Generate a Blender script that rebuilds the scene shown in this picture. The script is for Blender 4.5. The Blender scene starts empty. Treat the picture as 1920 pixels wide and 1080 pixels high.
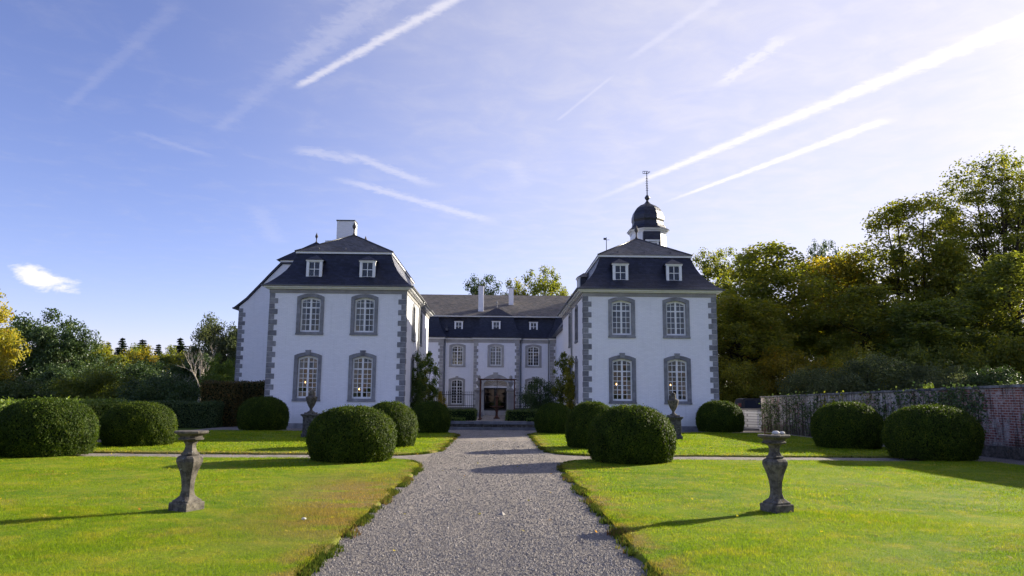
import bpy, bmesh, math, random
import numpy as np
from mathutils import Vector, Matrix

random.seed(7)
rng = np.random.default_rng(7)
sc = bpy.context.scene
col = sc.collection

# ------------------------------------------------------------------ camera
def cam_basis(yaw, pitch, roll):
    f = Vector((math.sin(yaw)*math.cos(pitch), math.cos(yaw)*math.cos(pitch), math.sin(pitch)))
    r0 = Vector((math.cos(yaw), -math.sin(yaw), 0)); u0 = r0.cross(f)
    r = math.cos(roll)*r0 + math.sin(roll)*u0
    u = -math.sin(roll)*r0 + math.cos(roll)*u0
    return r, u, f
_r, _u, _f = cam_basis(.0176, .1466, .0085)
cam_data = bpy.data.cameras.new('camera')
cam_data.sensor_width = 36; cam_data.lens = 1393.42/1920*36
cam_data.clip_start = .1; cam_data.clip_end = 4000
cam = bpy.data.objects.new('camera', cam_data); col.objects.link(cam)
cam.matrix_world = Matrix(((_r.x, _u.x, -_f.x, 0), (_r.y, _u.y, -_f.y, 0), (_r.z, _u.z, -_f.z, 1.7), (0, 0, 0, 1)))
sc.camera = cam

# ------------------------------------------------------------------ light
SUN_AZ, SUN_EL = math.radians(57.5), math.radians(18.5)     # azimuth from +Y towards +X
SUN = Vector((math.sin(SUN_AZ)*math.cos(SUN_EL), math.cos(SUN_AZ)*math.cos(SUN_EL), math.sin(SUN_EL)))
sd = bpy.data.lights.new('sun', 'SUN'); sd.energy = 5.0; sd.angle = math.radians(.6); sd.color = (1, .91, .75)
so = bpy.data.objects.new('sun', sd); col.objects.link(so)
so.rotation_euler = (-SUN).to_track_quat('-Z', 'Y').to_euler(); so.location = SUN*80
sc.view_settings.view_transform = 'Standard'; sc.view_settings.look = 'None'
sc.view_settings.exposure = 1.33; sc.view_settings.gamma = 1
SKY_STRENGTH = .088
sc.cycles.max_bounces = 6; sc.cycles.diffuse_bounces = 3; sc.cycles.glossy_bounces = 2; sc.cycles.transmission_bounces = 4; sc.cycles.transparent_max_bounces = 6; sc.cycles.use_adaptive_sampling = True; sc.cycles.adaptive_threshold = .02

class NT:
    """small helper to write node trees"""
    def __init__(s, tree): s.t = tree; s.l = tree.links
    def n(s, typ, ins=None, **props):
        nd = s.t.nodes.new(typ)
        for k, v in props.items(): setattr(nd, k, v)
        for k, v in (ins or {}).items(): s.set(nd.inputs[k], v)
        return nd
    def set(s, sock, v):
        if isinstance(v, bpy.types.NodeSocket): s.l.new(v, sock)
        else:
            if isinstance(v, (tuple, list)) and len(v) == 3 and sock.type == 'RGBA': v = (*v, 1)
            sock.default_value = v
    def m(s, op, a, b=0, c=0, clamp=False):
        nd = s.n('ShaderNodeMath', {0: a, 1: b, 2: c}, operation=op); nd.use_clamp = clamp; return nd.outputs[0]
    def vm(s, op, a, b=(0, 0, 0)):
        nd = s.n('ShaderNodeVectorMath', {0: a, 1: b}, operation=op)
        return nd.outputs[1] if op in ('DOT_PRODUCT', 'LENGTH', 'DISTANCE') else nd.outputs[0]
    def ss(s, x, a, b, lo=0., hi=1.):
        nd = s.n('ShaderNodeMapRange', {0: x, 1: a, 2: b, 3: lo, 4: hi}, interpolation_type='SMOOTHSTEP'); return nd.outputs[0]
    def noise(s, vec, scale, detail=4, rough=.55, dist=0, out=0):
        return s.n('ShaderNodeTexNoise', {'Vector': vec, 'Scale': scale, 'Detail': detail, 'Roughness': rough, 'Distortion': dist}).outputs[out]
    def mix(s, fac, a, b, blend='MIX'):
        nd = s.n('ShaderNodeMix', data_type='RGBA', blend_type=blend)
        s.set(nd.inputs[0], fac); s.set(nd.inputs[6], a); s.set(nd.inputs[7], b); return nd.outputs[2]
    def comb(s, x, y, z): return s.n('ShaderNodeCombineXYZ', {0: x, 1: y, 2: z}).outputs[0]
    def sep(s, v): return s.n('ShaderNodeSeparateXYZ', {0: v}).outputs
    def ramp(s, fac, stops):
        nd = s.n('ShaderNodeValToRGB', {0: fac}); e = nd.color_ramp.elements
        while len(e) < len(stops): e.new(.5)
        for i, (p, c) in enumerate(stops): e[i].position = p; e[i].color = (*c, 1)
        return nd.outputs[0]

# ------------------------------------------------------------------ sky
world = bpy.data.worlds.new('World'); sc.world = world; world.use_nodes = True
wt = world.node_tree; wt.nodes.clear(); W = NT(wt)
sky = W.n('ShaderNodeTexSky', sky_type='NISHITA')
sky.sun_disc = False; sky.sun_elevation = SUN_EL; sky.sun_rotation = SUN_AZ
sky.altitude = 900; sky.air_density = 1.0; sky.dust_density = .4; sky.ozone_density = 3.6
dirv = W.n('ShaderNodeTexCoord').outputs['Generated']
dx, dy, dz = W.sep(dirv)
dzc = W.m('MAXIMUM', dz, .03)
pu, pv = W.m('DIVIDE', dx, dzc), W.m('DIVIDE', dy, dzc)
P2 = W.comb(pu, pv, 0)
fine = W.noise(P2, 26, 6, .6, .6)
wide = W.noise(P2, 5, 5, .6, .4)
def streak(p0, p1, w0, w1, amp, ragged=.8, ends=(.12, .12), freq=None):
    p0, p1 = Vector(p0), Vector(p1); d = p1-p0; L = d.length; d = d/L
    rel = W.vm('SUBTRACT', P2, (p0.x, p0.y, 0))
    t = W.m('DIVIDE', W.vm('DOT_PRODUCT', rel, (d.x, d.y, 0)), L)
    s = W.m('ABSOLUTE', W.vm('DOT_PRODUCT', rel, (-d.y, d.x, 0)))
    w = W.n('ShaderNodeMapRange', {0: t, 1: 0., 2: 1., 3: w0, 4: w1}).outputs[0]
    prof = W.m('SUBTRACT', 1, W.m('DIVIDE', s, w))
    prof = W.m('ADD', prof, W.m('MULTIPLY', W.m('SUBTRACT', freq or fine, .5), ragged*1.6))
    mask = W.ss(prof, -.1, 1.0)
    e = W.m('MULTIPLY', W.ss(t, 0, ends[0]), W.ss(t, 1, 1-ends[1]))
    return W.m('MULTIPLY', W.m('MULTIPLY', mask, e), amp)
streaks = [
    streak((-.69, 2.345), (-.09, 1.73), .022, .030, .55, 1.0, (.10, .05)),
    streak((-.80, 2.36), (-.26, 1.70), .045, .075, .18, 1.1, (.3, .05)),
    streak((.42, 3.80), (1.55, 1.50), .030, .070, .75, .8, (.35, .02)),
    streak((.82, 3.76), (1.40, 2.50), .020, .050, .8, .8, (.3, .06)),
    streak((-.80, 3.30), (.02, 4.24), .06, .08, .34, 1.1, (.2, .25)),
    streak((-.86, 2.92), (-.58, 3.12), .08, .08, .26, 1.2, (.25, .3)),
    streak((-.66, 2.94), (-.30, 3.50), .045, .07, .32, 1.1, (.2, .3)),
    streak((-1.60, 2.60), (-.80, 1.77),   .025, .035, .07, 1.1, (.2, .1)),
    streak((-1.12, 2.79), (-.62, 2.14),   .035, .05, .08, 1.1, (.2, .3)),
    streak((.20, 2.60), (.36, 2.17), .010, .010, .16, .5, (.1, .2)),
    streak((.69, 2.28), (.80, 1.90), .035, .035, .34, 1.8, (.2, .2)),
    streak((.36, 2.12), (.60, 1.62), .016, .03, .16, 1.0, (.2, .2)),
    streak((-1.42, 2.74), (-1.20, 3.10), .04, .04, .10, 1.2, (.2, .3)),
    streak((-1.28, 3.80), (-1.50, 5.00), .08, .10, .10, 1.1, (.2, .3)),
    streak((.02, 3.0), (.14, 3.5), .07, .07, .10, 1.2, (.2, .3)),
]
clouds = streaks[0]
for s_ in streaks[1:]: clouds = W.m('MAXIMUM', clouds, s_)
cosang = W.vm('DOT_PRODUCT', dirv, tuple(SUN))
# thin high cirrus, thickest towards the sun
veil = W.m('MULTIPLY', W.ss(cosang, .15, 1.0), W.ss(wide, .25, .8, .75, 1.0))
veil = W.m('MAXIMUM', veil, W.m('MULTIPLY', W.ss(cosang, .55, .92), W.ss(dz, .50, .12)))
veil_far = W.m('MULTIPLY', W.ss(wide, .45, .85), .10)
# one small cumulus low on the left
az, el = W.m('DIVIDE', dx, W.m('MAXIMUM', dy, .05)), W.m('DIVIDE', dz, W.m('MAXIMUM', dy, .05))
C2 = W.comb(az, W.m('MULTIPLY', el, 2.6), 0)
ex = W.m('DIVIDE', W.m('SUBTRACT', az, -.615), .052)
ey = W.m('DIVIDE', W.m('SUBTRACT', W.m('ADD', el, W.m('MULTIPLY', W.m('ADD', az, .615), .26)), .1515), .0185)
r2 = W.m('SQRT', W.m('ADD', W.m('MULTIPLY', ex, ex), W.m('MULTIPLY', ey, ey)))
puff_n = W.noise(C2, 26, 6, .62, .2)
puff = W.m('MULTIPLY', W.ss(W.m('ADD', W.m('SUBTRACT', 1, r2), W.m('MULTIPLY', W.m('SUBTRACT', puff_n, .5), 1.7)), .02, .60), W.ss(dy, .05, .2))
skyc = W.mix(1, sky.outputs[0], (1.18, .87, 1.01), 'MULTIPLY')
bright = W.n('ShaderNodeMapRange', {0: cosang, 1: .2, 2: .98, 3: 3.5, 4: 4.7}).outputs[0]
bright = W.m('ADD', bright, W.ss(cosang, .90, .99, 0, .8))
cl_col = W.vm('MULTIPLY', W.comb(bright, bright, bright), (1.0, .955, .99))
c = W.mix(W.m('MULTIPLY', veil, .86), skyc, cl_col)
c = W.mix(veil_far, c, cl_col)
c = W.mix(clouds, c, W.vm('MULTIPLY', cl_col, (1.22, 1.22, 1.22)))
c = W.mix(W.m('MULTIPLY', puff, .92), c, (5.2, 5.0, 4.9))
bg = W.n('ShaderNodeBackground', {'Color': c, 'Strength': SKY_STRENGTH})
world.cycles.sampling_method = 'MANUAL'; world.cycles.sample_map_resolution = 512
wo = W.n('ShaderNodeOutputWorld', {'Surface': bg.outputs[0]})

# ------------------------------------------------------------------ materials
def material(name):
    m = bpy.data.materials.new(name); m.use_nodes = True; m.node_tree.nodes.clear()
    return m, NT(m.node_tree)
def finish(m, N, shader):
    N.n('ShaderNodeOutputMaterial', {'Surface': shader}); return m
def principled(N, color, rough=.8, normal=None, spec=.3, metal=0, **k):
    ins = {'Base Color': color, 'Roughness': rough, 'Metallic': metal, 'Specular IOR Level': spec}
    if normal is not None: ins['Normal'] = normal
    ins.update(k)
    return N.n('ShaderNodeBsdfPrincipled', ins).outputs[0]
def bump(N, h, strength=.5, dist=.02, normal=None):
    ins = {'Height': h, 'Strength': strength, 'Distance': dist}
    if normal is not None: ins['Normal'] = normal
    return N.n('ShaderNodeBump', ins).outputs[0]
def ocoord(N): return N.n('ShaderNodeTexCoord').outputs['Object']
def wpos(N): return N.n('ShaderNodeNewGeometry').outputs['Position']
M = {}

def mk_simple(name, color, rough=.6, spec=.3, metal=0, var=.15, scale=6, bmp=.0):
    m, N = material(name); p = wpos(N)
    nz = N.noise(p, scale, 5, .6)
    c = N.mix(1, color, N.ramp(nz, [(.3, (1-var,)*3), (.7, (1+var*.6,)*3)]), 'MULTIPLY')
    nrm = bump(N, N.noise(p, scale*6, 4), bmp, .02) if bmp else None
    M[name] = finish(m, N, principled(N, c, rough, nrm, spec, metal)); return M[name]

def mk_wall():
    m, N = material('whitewashed_brick'); p = wpos(N); x, y, z = N.sep(p)
    vec = N.comb(N.m('ADD', x, y), z, 0)
    br = N.n('ShaderNodeTexBrick', {'Vector': vec, 'Scale': 1.0, 'Mortar Size': .010, 'Mortar Smooth': .5, 'Brick Width': .21, 'Row Height': .068,
             'Color1': (1, 1, 1, 1), 'Color2': (.93, .93, .93, 1), 'Mortar': (.86, .86, .87, 1)})
    big = N.noise(p, .55, 4, .6); sm = N.noise(p, 5, 5, .65)
    streakn = N.noise(N.vm('MULTIPLY', p, (3.2, 3.2, .22)), 1.6, 5, .65)
    c = N.mix(1, (.87, .86, .87), br.outputs[0], 'MULTIPLY')
    c = N.mix(N.ss(big, .48, .8, 0, .22), c, (.62, .63, .64))
    c = N.mix(N.ss(streakn, .52, .80, 0, .30), c, (.52, .53, .53))
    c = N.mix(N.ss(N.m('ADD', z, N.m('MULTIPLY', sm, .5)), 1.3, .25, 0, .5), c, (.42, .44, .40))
    h = N.m('ADD', N.m('MULTIPLY', br.outputs[1], -.6), N.m('MULTIPLY', sm, .5))
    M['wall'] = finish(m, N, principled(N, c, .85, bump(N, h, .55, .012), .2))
mk_wall()

def mk_stone(name, base, lichen=0., var=.35, scale=3.0):
    m, N = material(name); p = wpos(N)
    rnd = N.n('ShaderNodeObjectInfo').outputs['Random']
    a = N.noise(p, scale, 6, .62); b = N.noise(p, scale*7, 4, .6)
    c = N.mix(1, base, N.ramp(a, [(.28, (1-var,)*3), (.72, (1+var*.5,)*3)]), 'MULTIPLY')
    c = N.mix(1, c, N.ramp(rnd, [(0, (.76, .76, .78)), (1, (1.18, 1.17, 1.14))]), 'MULTIPLY')
    if lichen:
        l1 = N.noise(N.vm('ADD', p, (3.1, 7.7, 1.3)), scale*1.6, 6, .7); l2 = N.noise(N.vm('ADD', p, (9.1, 2.7, 5.3)), scale*2.2, 5, .7)
        c = N.mix(N.ss(l1, .42, .62, 0, .8*lichen), c, (.030, .027, .024))
        c = N.mix(N.ss(l2, .62, .70, 0, .75*lichen), c, (.34, .34, .32))
        l3 = N.noise(N.vm('ADD', p, (1.1, 12.7, 8.3)), scale*2.6, 5, .7)
        c = N.mix(N.ss(l3, .62, .70, 0, .7*lichen), c, (.28, .17, .03))
    h = N.m('ADD', a, N.m('MULTIPLY', b, .4))
    M[name] = finish(m, N, principled(N, c, .88, bump(N, h, .5, .02), .2))
mk_stone('stone', (.255, .258, .27), 0, .40, 3.2)
mk_stone('stone_light', (.37, .36, .345), 0, .25, 2.0)
mk_stone('stone_old', (.155, .138, .115), .9, .5, 6.0)
mk_stone('stone_mottled', (.105, .10, .098), 1.0, .4, 7.0)
mk_stone('coping', (.20, .20, .205), .85, .5, 3.0)
mk_stone('flagstone', (.19, .19, .195), .35, .4, 1.5)
mk_stone('pale_stone', (.55, .54, .50), 0, .2, 9)

def mk_slate(name, c1, c2, moss=0., rough=.42):
    m, N = material(name); p = wpos(N); x, y, z = N.sep(p)
    vec = N.comb(N.m('ADD', x, y), N.m('MULTIPLY', z, 1.0), 0)
    br = N.n('ShaderNodeTexBrick', {'Vector': vec, 'Scale': 1.0, 'Mortar Size': .008, 'Mortar Smooth': .2, 'Brick Width': .22, 'Row Height': .115, 'Bias': 0.,
             'Color1': (.55, .55, .55, 1), 'Color2': (1.45, 1.45, 1.45, 1), 'Mortar': (.25, .25, .25, 1)})
    nz = N.noise(p, .9, 5, .65); n2 = N.noise(p, 9, 3, .6)
    base = N.mix(N.ss(nz, .3, .75), c1, c2)
    c = N.mix(1, base, br.outputs[0], 'MULTIPLY')
    if moss:
        mn = N.noise(p, 2.2, 6, .7); c = N.mix(N.ss(mn, .42, .68, 0, moss), c, (.15, .115, .075))
        c = N.mix(N.ss(N.noise(p, 5.5, 6, .7), .56, .7, 0, moss*.8), c, (.03, .03, .028))
    stepz = N.m('FRACT', N.m('DIVIDE', z, .115))
    h = N.m('ADD', N.m('MULTIPLY', stepz, -.7), N.m('ADD', N.m('MULTIPLY', br.outputs[1], -.5), N.m('MULTIPLY', n2, .25)))
    M[name] = finish(m, N, principled(N, c, N.ss(n2, .3, .7, rough-.06, rough+.1), bump(N, h, .45, .012), .5))
mk_slate('slate', (.012, .014, .028), (.021, .023, .040))  # navy base colour also holds the shade and blue sky of the lower slopes
mk_slate('slate_upper', (.060, .062, .070), (.085, .082, .085), .25, .6)  # weathered slate, its colour also lightened for sky light on the upper slopes
mk_slate('slate_mossy', (.075, .068, .066), (.12, .105, .09), .55, .7)
mk_simple('white_paint', (.78, .78, .77), .45, .4, 0, .08, 4)
mk_simple('gutter', (.10, .105, .11), .45, .4, .3, .2, 8)
mk_simple('pipe', (.30, .31, .31), .5, .4, .2, .2, 8)
mk_simple('rust_iron', (.115, .050, .030), .75, .3, .2, .45, 12, .3)
mk_simple('black_iron', (.025, .025, .03), .55, .4, .4, .3, 10)
mk_simple('lead', (.06, .062, .07), .38, .5, .35, .25, 6)
mk_simple('finial_clay', (.085, .075, .075), .7, .3, 0, .3, 14)
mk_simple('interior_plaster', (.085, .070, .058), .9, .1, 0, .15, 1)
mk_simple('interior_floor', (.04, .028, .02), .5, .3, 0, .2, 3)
mk_simple('blind', (.24, .235, .25), .9, .1, 0, .08, 2)
mk_simple('dark_wood', (.014, .011, .010), .5, .4, 0, .3, 4)
mk_simple('car_paint', (.010, .010, .012), .5, .25, 0, .1, 3)
mk_simple('rubber', (.02, .02, .02), .85, .2, 0, .2, 9)
mk_simple('rim_metal', (.45, .45, .46), .3, .5, .8, .1, 9)
mk_simple('soil', (.055, .036, .020), .95, .1, 0, .5, 7, .6)

def mk_curtain():
    m, N = material('curtain')
    d = N.n('ShaderNodeBsdfDiffuse', {'Color': (.36, .355, .36, 1)}); t = N.n('ShaderNodeBsdfTranslucent', {'Color': (.35, .34, .33, 1)})
    M['curtain'] = finish(m, N, N.n('ShaderNodeMixShader', {0: .4, 1: d.outputs[0], 2: t.outputs[0]}).outputs[0])
mk_curtain()
def mk_glass(name, tint, gain=1.0):
    m, N = material(name)
    fr = N.n('ShaderNodeFresnel', {'IOR': 1.52}).outputs[0]
    fac = N.m('MULTIPLY', fr, gain, clamp=True)
    nz = bump(N, N.noise(wpos(N), 2.5, 2), .03, .05)
    g = N.n('ShaderNodeBsdfGlossy', {'Color': (1, 1, 1, 1), 'Roughness': .03, 'Normal': nz}); t = N.n('ShaderNodeBsdfTransparent', {'Color': (*tint, 1)})
    M[name] = finish(m, N, N.n('ShaderNodeMixShader', {0: fac, 1: t.outputs[0], 2: g.outputs[0]}).outputs[0])
mk_glass('glass', (.86, .88, .88), .55)
mk_glass('dark_glass', (.07, .07, .075), .6)
def mk_emit(name, colr, s):
    m, N = material(name); M[name] = finish(m, N, N.n('ShaderNodeEmission', {'Color': (*colr, 1), 'Strength': s}).outputs[0])
mk_emit('lamp_glow', (1, .50, .16), 4.5)
mk_simple('tail_lamp', (.11, .008, .01), .2, .5, 0, .1, 5)

def mk_gravel():
    m, N = material('gravel'); p = wpos(N)
    v = N.n('ShaderNodeTexVoronoi', {'Vector': p, 'Scale': 62.}, feature='F1')
    v2 = N.n('ShaderNodeTexVoronoi', {'Vector': p, 'Scale': 26.}, feature='F1')
    cell = N.sep(v.outputs['Color']); c2 = N.sep(v2.outputs['Color'])
    g = N.ramp(cell[0], [(0, (.115, .105, .100)), (.35, (.180, .165, .152)), (.7, (.245, .223, .198)), (1, (.36, .33, .30))])
    g = N.mix(N.m('MULTIPLY', c2[1], .5), g, N.ramp(c2[0], [(0, (.11, .102, .10)), (1, (.30, .265, .225))]))
    big = N.noise(p, .7, 5, .6); mid = N.noise(p, 3.5, 4, .6)
    g = N.mix(1, g, N.ramp(big, [(.3, (1.02, 1.0, .96)), (.7, (1.36, 1.31, 1.24))]), 'MULTIPLY')
    gx, gy, gz = N.sep(p)
    track = N.noise(N.comb(N.m('ADD', gx, N.m('MULTIPLY', N.noise(p, .25, 2), .5)), N.m('MULTIPLY', gy, .05), 0), 2.6, 4, .6)
    g = N.mix(1, g, N.ramp(track, [(.32, (.80, .79, .78)), (.66, (1.12, 1.11, 1.10))]), 'MULTIPLY')
    g = N.mix(N.ss(mid, .58, .8, 0, .35), g, (.14, .12, .10))
    d = N.m('MINIMUM', v.outputs['Distance'], .8)
    h = N.m('ADD', N.m('MULTIPLY', d, -1.0), N.m('MULTIPLY', v2.outputs['Distance'], -.5))
    M['gravel'] = finish(m, N, principled(N, g, .85, bump(N, h, .9, .012), .25))
    m, N = material('gravel_stone'); rnd = N.n('ShaderNodeAttribute', attribute_name='v').outputs['Fac']
    c = N.ramp(rnd, [(0, (.135, .123, .116)), (.3, (.205, .187, .172)), (.6, (.265, .240, .214)), (.85, (.325, .295, .26)), (1, (.46, .42, .38))])
    M['gravel_stone'] = finish(m, N, principled(N, c, .8, None, .3))
mk_gravel()

def grass_color(N, p, blade=None):
    x, y, z = N.sep(p); flat = N.comb(x, y, 0)
    n1 = N.noise(flat, .45, 4, .6); n2 = N.noise(flat, 2.2, 5, .62); n3 = N.noise(flat, 9, 4, .6)
    c = N.mix(N.ss(n1, .3, .72), (.120, .205, .013), (.205, .275, .017))
    c = N.mix(N.ss(n2, .42, .72, 0, .75), c, (.32, .30, .034))
    c = N.mix(N.ss(n3, .48, .72, 0, .5), c, (.090, .16, .013))
    # dry worn turf along the left border of the path
    wx = N.ss(N.m('ADD', x, N.m('MULTIPLY', N.m('SUBTRACT', y, 12), .10)), -4.4, -2.2); wx2 = N.ss(x, -1.5, -2.0)
    wy = N.m('MULTIPLY', N.ss(y, 7.6, 10.5), N.ss(y, 18.5, 13.5))
    worn = N.m('MULTIPLY', N.m('MULTIPLY', wx, wx2), wy)
    dn = N.noise(N.vm('MULTIPLY', flat, (.8, 1.9, 1)), 1.1, 6, .68)
    dry = N.m('MULTIPLY', worn, N.ss(dn, .30, .54))
    dry = N.m('MAXIMUM', dry, N.ss(N.noise(N.vm('ADD', flat, (31, 11, 0)), .9, 6, .68), .54, .74, 0, .6))
    ex = N.m('ABSOLUTE', N.m('ADD', x, .15))
    edge = N.m('MULTIPLY', N.ss(ex, 2.30, 1.80), N.ss(N.noise(flat, 1.6, 5, .7), .40, .60))
    edge = N.m('MAXIMUM', edge, N.m('MULTIPLY', N.m('MULTIPLY', N.ss(y, 23.2, 22.2), N.ss(y, 21.6, 22.2)), .8))
    dry = N.m('MAXIMUM', dry, N.m('MULTIPLY', edge, .85))
    c = N.mix(dry, c, N.mix(n2, (.20, .135, .052), (.29, .22, .075)))
    return c, n2, n3
def mk_lawn():
    m, N = material('lawn'); p = wpos(N); c, n2, n3 = grass_color(N, p)
    f = N.noise(p, 55, 4, .7); f2 = N.noise(p, 16, 4, .65)
    c = N.mix(1, c, N.ramp(f, [(.3, (.55, .55, .55)), (.7, (1.2, 1.2, 1.2))]), 'MULTIPLY')
    h = N.m('ADD', f, N.m('MULTIPLY', f2, .8))
    d = principled(N, c, .9, bump(N, h, .8, .04), .1)
    M['lawn'] = finish(m, N, d)
    m, N = material('grass_blade'); p = wpos(N); c, n2, n3 = grass_color(N, p)
    v = N.n('ShaderNodeAttribute', attribute_name='v').outputs['Fac']
    c = N.mix(1, c, N.ramp(v, [(0, (.75, .78, .7)), (.8, (1.3, 1.25, 1.1)), (1, (1.9, 1.6, 1.3))]), 'MULTIPLY')
    d = N.n('ShaderNodeBsdfDiffuse', {'Color': c}); t = N.n('ShaderNodeBsdfTranslucent', {'Color': N.mix(1, c, (1.25, 1.3, .7), 'MULTIPLY')})
    M['grass_blade'] = finish(m, N, N.n('ShaderNodeMixShader', {0: .45, 1: d.outputs[0], 2: t.outputs[0]}).outputs[0])
    m, N = material('moss'); p = wpos(N); v = N.n('ShaderNodeAttribute', attribute_name='v').outputs['Fac']
    c = N.ramp(v, [(0, (.045, .075, .012)), (.5, (.10, .13, .018)), (.8, (.17, .15, .03)), (1, (.19, .10, .04))])
    d = N.n('ShaderNodeBsdfDiffuse', {'Color': c}); t = N.n('ShaderNodeBsdfTranslucent', {'Color': c})
    M['moss'] = finish(m, N, N.n('ShaderNodeMixShader', {0: .35, 1: d.outputs[0], 2: t.outputs[0]}).outputs[0])
    m, N = material('meadow'); p = wpos(N)
    n = N.noise(p, .06, 5, .6); f = N.noise(p, 1.5, 5, .7)
    c = N.mix(n, (.05, .10, .014), (.11, .145, .025)); c = N.mix(N.ss(f, .4, .7, 0, .5), c, (.05, .075, .014))
    M['meadow'] = finish(m, N, principled(N, c, .95, bump(N, f, .8, .1), .1))
mk_lawn()

def mk_leaf(name, stops, transl=.45, rough=.5, spec=.25, tgain=(1.3, 1.3, .6), patch=0):
    m, N = material(name)
    v = N.n('ShaderNodeAttribute', attribute_name='v').outputs['Fac']
    rnd = N.n('ShaderNodeObjectInfo').outputs['Random']
    c = N.ramp(v, stops)
    c = N.mix(1, c, N.ramp(rnd, [(0, (.88, .92, .9)), (1, (1.12, 1.06, 1.0))]), 'MULTIPLY')
    if patch: c = N.mix(1, c, N.ramp(N.noise(wpos(N), 2.6, 4, .6), [(.34, (.62, .66, .7)), (.55, (1, 1, 1)), (.72, (1.5, 1.32, 1.1))]), 'MULTIPLY')
    p = principled(N, c, rough, None, spec)
    t = N.n('ShaderNodeBsdfTranslucent', {'Color': N.mix(1, c, tgain, 'MULTIPLY')})
    M[name] = finish(m, N, N.n('ShaderNodeMixShader', {0: transl, 1: p, 2: t.outputs[0]}).outputs[0])
mk_leaf('leaf_green', [(0, (0.077, 0.105, 0.029)), (.5, (0.125, 0.163, 0.038)), (.85, (0.186, 0.210, 0.043)), (1, (0.270, 0.249, 0.043))], .55, tgain=(1.8, 1.6, .55))
mk_leaf('leaf_olive', [(0, (0.104, 0.124, 0.024)), (.5, (0.170, 0.189, 0.032)), (.85, (0.243, 0.228, 0.034)), (1, (0.325, 0.221, 0.040))], .55, tgain=(1.9, 1.75, .5))
mk_leaf('leaf_golden', [(0, (0.109, 0.116, 0.020)), (.4, (0.185, 0.173, 0.024)), (.8, (0.260, 0.208, 0.026)), (1, (0.292, 0.150, 0.024))], .55, tgain=(2.0, 1.8, .45))
mk_leaf('leaf_yellow', [(0, (.20, .20, .03)), (.4, (.38, .33, .04)), (.8, (.50, .38, .04)), (1, (.42, .18, .025))], .45)
mk_leaf('leaf_dark', [(0, (0.034, 0.062, 0.025)), (.5, (0.062, 0.104, 0.034)), (1, (0.114, 0.146, 0.046))], .3)
mk_leaf('leaf_greygreen', [(0, (0.060, 0.082, 0.046)), (.5, (0.102, 0.126, 0.066)), (1, (0.156, 0.174, 0.096))], .4, .7, .1)
mk_leaf('leaf_conifer', [(0, (0.018, 0.034, 0.021)), (.6, (0.031, 0.055, 0.031)), (1, (0.052, 0.072, 0.039))], .15)
mk_leaf('leaf_hedge', [(0, (.070, .115, .018)), (.5, (.125, .190, .028)), (1, (.20, .24, .045))], .4)
mk_leaf('leaf_beech', [(0, (0.051, 0.051, 0.017)), (.5, (0.093, 0.082, 0.024)), (.85, (0.153, 0.105, 0.027)), (1, (0.221, 0.111, 0.031))], .35)
mk_leaf('leaf_yew', [(0, (.024, .046, .005)), (.5, (.048, .082, .008)), (.9, (.082, .122, .011)), (1, (.13, .15, .02))], .35, .6, .14, patch=1)
mk_leaf('leaf_box', [(0, (0.039, 0.072, 0.013)), (.5, (0.072, 0.117, 0.018)), (1, (0.130, 0.156, 0.026))], .3)
mk_simple('yew_core', (.010, .018, .006), .95, .05, 0, .3, 6)
mk_simple('bark', (.060, .048, .036), .95, .1, 0, .4, 5, .6)
mk_simple('bark_grey', (.13, .115, .095), .95, .1, 0, .35, 5, .5)
mk_simple('bark_pale', (.42, .37, .30), .9, .1, 0, .25, 6, .4)

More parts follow.
